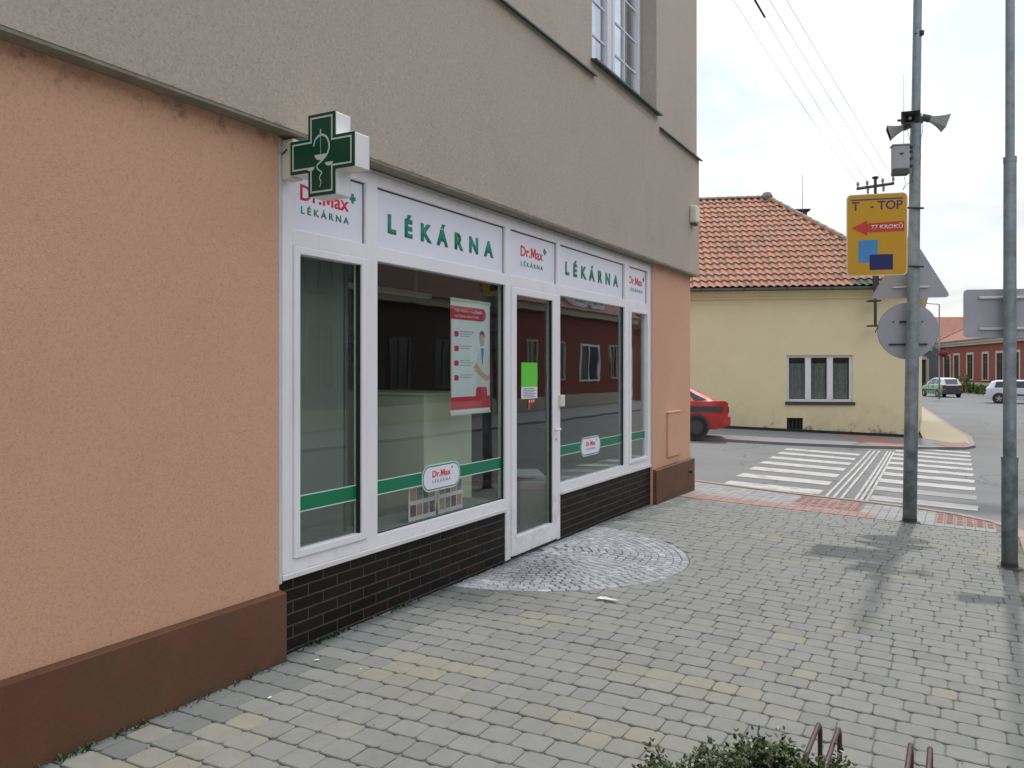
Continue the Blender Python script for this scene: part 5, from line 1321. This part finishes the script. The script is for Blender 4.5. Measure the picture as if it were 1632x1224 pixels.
# houses opposite the shop (they show in the shop glass)
OY = 15.6
def opp(name, label, s0, s1, H, wall_m, roof_m, wins_, win_m=M_stone, dormers=(), rise=3.0):
    x, y = sq(s0, OY); t = thing(name, label, 'house', (x, y, -.5), PHZ); L = s1 - s0
    B().box(0, L, -.3, -.001 + 0, 0, H).build('wall', wall_m, t)      # local -y points across to the shop? see below
    return t
def opp_house(label, s0, s1, H, wall_m, roof_m, wl, dormers=(), rise=3.2, plinth_m=M_stone):
    x, y = sq(s0, OY); t = thing('terraced_house', label, 'house', (x, y, -.5), PHZ, 'houses opposite the shop'); L = s1 - s0
    # local +y is -q: towards the shop
    B().box(0, L, -8, 0, 0, H).build('wall', wall_m, t); B().box(0, L, .001, .08, 0, .7).build('plinth', plinth_m, t); B().box(-.1, L + .1, .001, .3, H - .35, H).build('cornice', M_stone, t)
    b = B(); b.add([(0, .45, H), (L, .45, H), (L, -4, H + rise), (0, -4, H + rise), (0, -8.4, H), (L, -8.4, H)], [(0, 3, 2, 1), (3, 4, 5, 2), (1, 2, 5), (0, 4, 3)]); rf = b.build('roof', roof_m, t)
    for (wx, ww, wz, wh, lit) in wl:
        o = B(); o.box(wx - .12, wx, .001, .07, wz - .1, wz + wh + .12); o.box(wx + ww, wx + ww + .12, .001, .07, wz - .1, wz + wh + .12); o.box(wx, wx + ww, .001, .07, wz + wh, wz + wh + .12); o.box(wx, wx + ww, .001, .10, wz - .1, wz); o.box(wx + ww / 2 - .05, wx + ww / 2 + .05, .001, .06, wz, wz + wh)
        wo4 = o.build('window', M_winf if lit else (M_stone if wall_m is M_redb else M_greyb), t); B().box(wx, wx + ww, .002, .02, wz, wz + wh).build('pane', M_cglass, wo4)
    for dx in dormers:
        b = B(); b.box(dx, dx + 1.9, -2.6, .1, H + .02, H + 1.7); o = b.build('dormer', M_winf, rf); B().box(dx + .3, dx + .85, .1005, .12, H + .5, H + 1.4).box(dx + 1.05, dx + 1.6, .1005, .12, H + .5, H + 1.4).build('pane', M_cglass, o)
        b = B(); b.prism([(dx - .15, H + 1.7), (dx + 2.05, H + 1.7), (dx + .95, H + 2.3)], -2.6, .2); b.build('gable', M_winf, o)
    return t
opp_house('red house with white dormers opposite, mirrored in the shop glass right of the door', 29.5, 47.5, 5.4, M_redb, M_roofr, [(3.0, 1.0, 1.6, 1.9, 0), (6.2, 1.0, 1.6, 1.9, 0), (9.6, 2.4, 1.5, 1.95, 1), (14.0, 1.0, 1.6, 1.9, 0)], (8.3, 10.9))
opp_house('dark brown house with a tiled roof opposite, mirrored in the large window', 20.0, 29.3, 5.0, M_brownb, mat('dark_brown_roof', (.11, .055, .04), .9, .3, 3), [(1.5, 1.1, 1.4, 1.8, 0), (4.5, 1.1, 1.4, 1.8, 0), (7.2, 1.1, 1.4, 1.8, 0)], (), 3.6)
opp_house('tall grey house opposite, mirrored in the left part of the shop glass', 9.0, 19.8, 8.2, M_greyb, M_roofr, [(1.5, 1.2, 1.4, 2.2, 0), (5, 1.2, 1.4, 2.2, 0), (8, 1.2, 1.4, 2.2, 0), (1.5, 1.2, 4.8, 1.8, 0), (5, 1.2, 4.8, 1.8, 0), (8, 1.2, 4.8, 1.8, 0)], ())
opp_house('plain grey house opposite beside the tall one', -8, 8.8, 6.2, M_greyb, M_roofr, [(2, 1.2, 1.4, 2.0, 0), (6, 1.2, 1.4, 2.0, 0), (10, 1.2, 1.4, 2.0, 0), (14, 1.2, 1.4, 2.0, 0)], ())

# ================================================================== CARS
def car(label, loc, rz, body_m, spec, low_m=None, group=None, plate=True, rim_m=M_alloy, roof_m=None, cat='car'):
    """car heads along +x, rear axle at x=0; spec: list of stations (x, belt z, roof z, half width at belt, half width at roof)"""
    t = thing('parked_car', label, cat, loc, rz, group)
    WB, wr = spec['wb'], spec['wr']; low_m = low_m or body_m
    st = spec['st']; n = len(st)
    # lower body (below the belt), with wheel arches cut as dark liners
    b = B(); v = []
    for (x, zb_, zr, hb, hr) in st:
        zs = spec['sill'] + (.06 if x < -.55 or x > WB + .45 else 0)
        v += [(x, -hb * .93, zs), (x, -hb * 1.0, (zs + zb_) * .45), (x, -hb * 1.0, (zs + zb_) * .58), (x, -hb * .97, zb_), (x, hb * .97, zb_), (x, hb, (zs + zb_) * .58), (x, hb, (zs + zb_) * .45), (x, hb * .93, zs)]
    f = []; k = 8
    for i in range(n - 1):
        for j in range(k):
            if j == 3 and False: continue
            f.append((i * k + j, i * k + (j + 1) % k, (i + 1) * k + (j + 1) % k, (i + 1) * k + j)[::-1])
    f += [tuple(range(k)), tuple(range(n * k - 1, (n - 1) * k - 1, -1))]
    b.add(v, f); body = b.build('body', body_m, t, smooth=True)
    bm = bmesh.new(); bm.from_mesh(body.data); bmesh.ops.recalc_face_normals(bm, faces=bm.faces); bm.to_mesh(body.data); bm.free()
    for p in body.data.polygons: p.use_smooth = True
    # greenhouse
    gs = [s_ for s_ in st if s_[2] > s_[1] + .02]; v = []; i0 = st.index(gs[0]); i1 = st.index(gs[-1]); gs = st[max(i0 - 1, 0):min(i1 + 2, n)]
    for (x, zb_, zr, hb, hr) in gs:
        zr = max(zr, zb_ + .005); v += [(x, -hb * .95, zb_ - .002), (x, -hr, zr - .05 if zr > zb_ + .1 else zr - .003), (x, -hr * .8, zr), (x, hr * .8, zr), (x, hr, zr - .05 if zr > zb_ + .1 else zr - .003), (x, hb * .95, zb_ - .002)]
    f = []; m_ = []; k = 6
    b = B()
    for i in range(len(gs) - 1):
        rise = abs(gs[i + 1][2] - gs[i][2]) > .10
        for j in range(5):
            fc = (i * k + j, (i + 1) * k + j, (i + 1) * k + j + 1, i * k + j + 1)
            is_g = j in (1, 2, 3) and rise and spec.get('screen', True)
            b.f.append(list(fc)); b.m.append(1 if (is_g and j == 2) else (2 if j in (0, 4) and False else 0)); b.t.append((1, 1, 1))
    b.v = v
    cab_ = b.build('cabin', [roof_m or body_m, M_cglass], t, smooth=True)
    bm = bmesh.new(); bm.from_mesh(cab_.data); bmesh.ops.recalc_face_normals(bm, faces=bm.faces); bm.to_mesh(cab_.data); bm.free()
    # side glass: polygons proud of the cabin side
    for sd2 in (-1, 1):
        for poly in spec['glass']:
            pts = []
            for (x, fz) in poly:
                for i in range(len(gs) - 1):
                    if gs[i][0] <= x <= gs[i + 1][0] + 1e-6:
                        ff = (x - gs[i][0]) / (gs[i + 1][0] - gs[i][0]); zb_ = gs[i][1] + ff * (gs[i + 1][1] - gs[i][1]); zr = gs[i][2] + ff * (gs[i + 1][2] - gs[i][2]); hb = (gs[i][3] + ff * (gs[i + 1][3] - gs[i][3])) * .95; hr = gs[i][4] + ff * (gs[i + 1][4] - gs[i][4]); break
                zr2 = zr - .05; z = zb_ + fz * (zr2 - zb_); y = hb + fz * (hr - hb); pts.append((x, sd2 * (y + .006), z))
            b = B(); b.add(pts, [tuple(range(len(pts)))] if sd2 < 0 else [tuple(range(len(pts) - 1, -1, -1))]); b.build('side_window', M_cglass, t)
    hwid = max(s_[3] for s_ in st)
    # wheels and arches
    for x in (0, WB):
        for sd2 in (-1, 1):
            b = B(); yo = sd2 * (hwid + .004); yi = sd2 * (hwid - .20)
            b.cyl((x, sd2 * (hwid - .02), wr + .01), (x, sd2 * (hwid + .003), wr + .01), wr + spec.get('arch', .06), n=28); b.build('wheel_arch', M_cplastic, t)
            b = B(); n2 = 28
            prof = [(wr * .62, .0), (wr * .97, .0), (wr, -.03), (wr, -.16), (wr * .9, -.18)]
            vv = []
            for (r_, o_) in prof:
                for q2 in range(n2): a = 2 * math.pi * q2 / n2; vv.append((x + r_ * math.cos(a), sd2 * (hwid + .015 + o_), wr + r_ * math.sin(a)))
            ff2 = [(p_ * n2 + q2, p_ * n2 + (q2 + 1) % n2, (p_ + 1) * n2 + (q2 + 1) % n2, (p_ + 1) * n2 + q2) for p_ in range(len(prof) - 1) for q2 in range(n2)]
            b.add(vv, ff2); wh = b.build('wheel', M_tyre, t, smooth=True)
            b = B(); b.cyl((x, sd2 * (hwid - .03), wr), (x, sd2 * (hwid + .008), wr), wr * .64, n=24); b.build('rim', M_hub, wh)
            b = B()
            for q2 in range(5):
                a = 2 * math.pi * q2 / 5 + .3; c_, s2 = math.cos(a), math.sin(a); px_ = -s2 * .028; pz_ = c_ * .028; y_ = sd2 * (hwid + .014)
                b.add([(x + px_, y_, wr + pz_), (x + c_ * wr * .62 + px_, y_, wr + s2 * wr * .62 + pz_), (x + c_ * wr * .62 - px_, y_, wr + s2 * wr * .62 - pz_), (x - px_, y_, wr - pz_)], [(0, 1, 2, 3)])
            b.cyl((x, sd2 * (hwid + .006), wr), (x, sd2 * (hwid + .017), wr), .045, n=12); b.build('spokes', rim_m, wh)
    # bumpers, lamps, plate, strip, handles, mirrors
    xr = st[0][0]; xf = st[-1][0]; hb0 = st[0][3]; bz0, bz1 = spec.get('bump', (.28, .52))
    B().box(xr - .06, xr + .18, -hb0 * 1.02, hb0 * 1.02, bz0, bz1).build('rear_bumper', low_m, t, bevel=.03); B().box(xf - .18, xf + .06, -st[-1][3] * 1.02, st[-1][3] * 1.02, bz0, bz1).build('front_bumper', low_m, t, bevel=.03)
    for sd2 in (-1, 1):
        l0, l1 = spec.get('lamp', (.58, .80)); B().box(xr - .02, xr + .16, sd2 * (hb0 - .26), sd2 * (hb0 + .01), l0, l1).build('tail_lamp', M_lamp, t, bevel=.02)
        B().box(xf - .2, xf + .02, sd2 * (st[-1][3] - .3), sd2 * (st[-1][3] + .0), .5, .64).build('headlight', M_glass2 if False else M_plate, t, bevel=.02)
        B().box(spec['mir'], spec['mir'] + .12, sd2 * (hwid - .02), sd2 * (hwid + .16), spec['mz'], spec['mz'] + .12).build('mirror', low_m, t, bevel=.02)
        B().box(.75, .93, sd2 * (hwid - .01), sd2 * (hwid + .022), spec['mz'] - .16, spec['mz'] - .125).build('door_handle', M_cplastic, t)
        B().box(.08 + wr, WB - wr - .08, sd2 * (hwid - .012), sd2 * (hwid + .012), .50, .60).build('rub_strip', M_cplastic, t)
        for xx in spec.get('seams', ()): B().box(xx, xx + .012, sd2 * (hwid - .02), sd2 * (hwid + .0025), .30, spec['mz'] - .03).build('door_seam', M_dark, t)
    if plate: B().box(xr - .035, xr - .008 - .0, -.26, .26, l0 - .0, l0 + .11).build('number_plate', M_plate, t)
    return t, body
# red hatchback: only its rear half clears the corner
specR = dict(wb=2.53, wr=.28, arch=.045, sill=.22, seams=(.32, 1.42), mir=2.0, mz=.96, bump=(.30, .56), lamp=(.62, .80),
    st=[(-.80, .88, .88, .74, .60), (-.72, .93, .93, .80, .62), (-.50, .93, .95, .83, .62), (-.34, .93, 1.03, .84, .60), (.10, .925, 1.26, .845, .58), (.42, .92, 1.37, .85, .57), (.75, .92, 1.41, .85, .57), (1.6, .91, 1.41, .85, .57), (1.95, .90, 1.34, .85, .57), (2.6, .90, .93, .84, .60), (3.1, .80, .80, .80, .60), (3.28, .66, .66, .70, .55)],
    glass=[[(-.32, .16), (.02, .10), (.22, .86), (.12, .84), (-.10, .60)], [(.22, .1), (1.38, .1), (1.38, .94), (.46, .94)], [(1.46, .1), (2.3, .1), (1.95, .9), (1.46, .94)]])
cX = (1117 - 816) / F * 20.45; cY = 20.45 + .85
t, bd = car('red hatchback parked by the yellow house, its rear end sticking out past the pharmacy corner', (cX, cY - 0.0, g(cX) + .01), math.pi - R(8), M_carred, specR, rim_m=M_hub)
B().box(-.66, .28, -.868, -.845, .67, .80).build('side_strip', M_cplastic, t); B().box(-.66, .28, .845, .868, .67, .80).build('side_strip', M_cplastic, t)
B().box(-.80, -.735, -.55, .55, .62, .84).build('rear_panel', M_lamp, t, bevel=.02)
B().cyl((-.85, -.35, .22), (-.6, -.35, .24), .025, n=8).build('exhaust_pipe', M_rust, t)
# green and pale estate seen from behind
specG = dict(wb=2.45, wr=.29, sill=.22, seams=(.7, 1.6), mir=1.9, mz=.98, bump=(.28, .60), lamp=(.66, .96),
    st=[(-.72, .93, .93, .74, .58), (-.66, .95, 1.0, .79, .58), (-.40, .95, 1.42, .82, .57), (-.1, .95, 1.5, .83, .58), (.5, .95, 1.53, .83, .58), (1.3, .94, 1.52, .83, .58), (1.6, .93, 1.45, .83, .57), (2.3, .93, .97, .82, .6), (2.85, .82, .82, .78, .6), (3.0, .65, .65, .7, .5)],
    glass=[[(-.25, .12), (.5, .12), (.5, .92), (-.15, .92)], [(.6, .1), (1.3, .1), (1.3, .93), (.6, .93)], [(1.38, .1), (1.95, .1), (1.62, .88), (1.38, .93)]])
gx = (1509 - 816) / F * 64
tg, _ = car('green car with a pale roof driving away down the main street', (gx + .1, 64, -.565), R(90) - R(4), M_cargreen, specG, low_m=M_cplastic, roof_m=M_carpale, group='cars on the main street')
B().box(-.765, -.70, -.50, .50, .61, .93).build('tailgate_panel', M_cplastic, tg, bevel=.02)
# silver hatchback, tail at left
sx = (1597 - 816) / F * 52
specS = dict(wb=2.6, wr=.31, sill=.22, seams=(.75, 1.7), mir=2.0, mz=.96, bump=(.28, .56), lamp=(.66, .90), st=specG['st'], glass=specG['glass'])
specS['st'] = [(x if x < 1 else x + .15, zb_, zr * .98 if zr > 1.1 else zr, hb * 1.03, hr * 1.02) for (x, zb_, zr, hb, hr) in specG['st']]
specS['glass'] = [[(x if x < 1 else x + .1, f_) for x, f_ in p] for p in specG['glass']]
car('silver hatchback at the right edge behind the pole, tail towards the left', (sx + .15, 52.6, -.565), R(-30), M_carwhite, specS, group='cars on the main street')
# white car nose just showing behind the yellow house corner
wx_ = (1471 - 816) / F * 60
car('pale car mostly hidden behind the corner of the yellow house', (wx_ - 3.25, 61, -.565), R(-8), M_carpale, specS, group='cars on the main street')
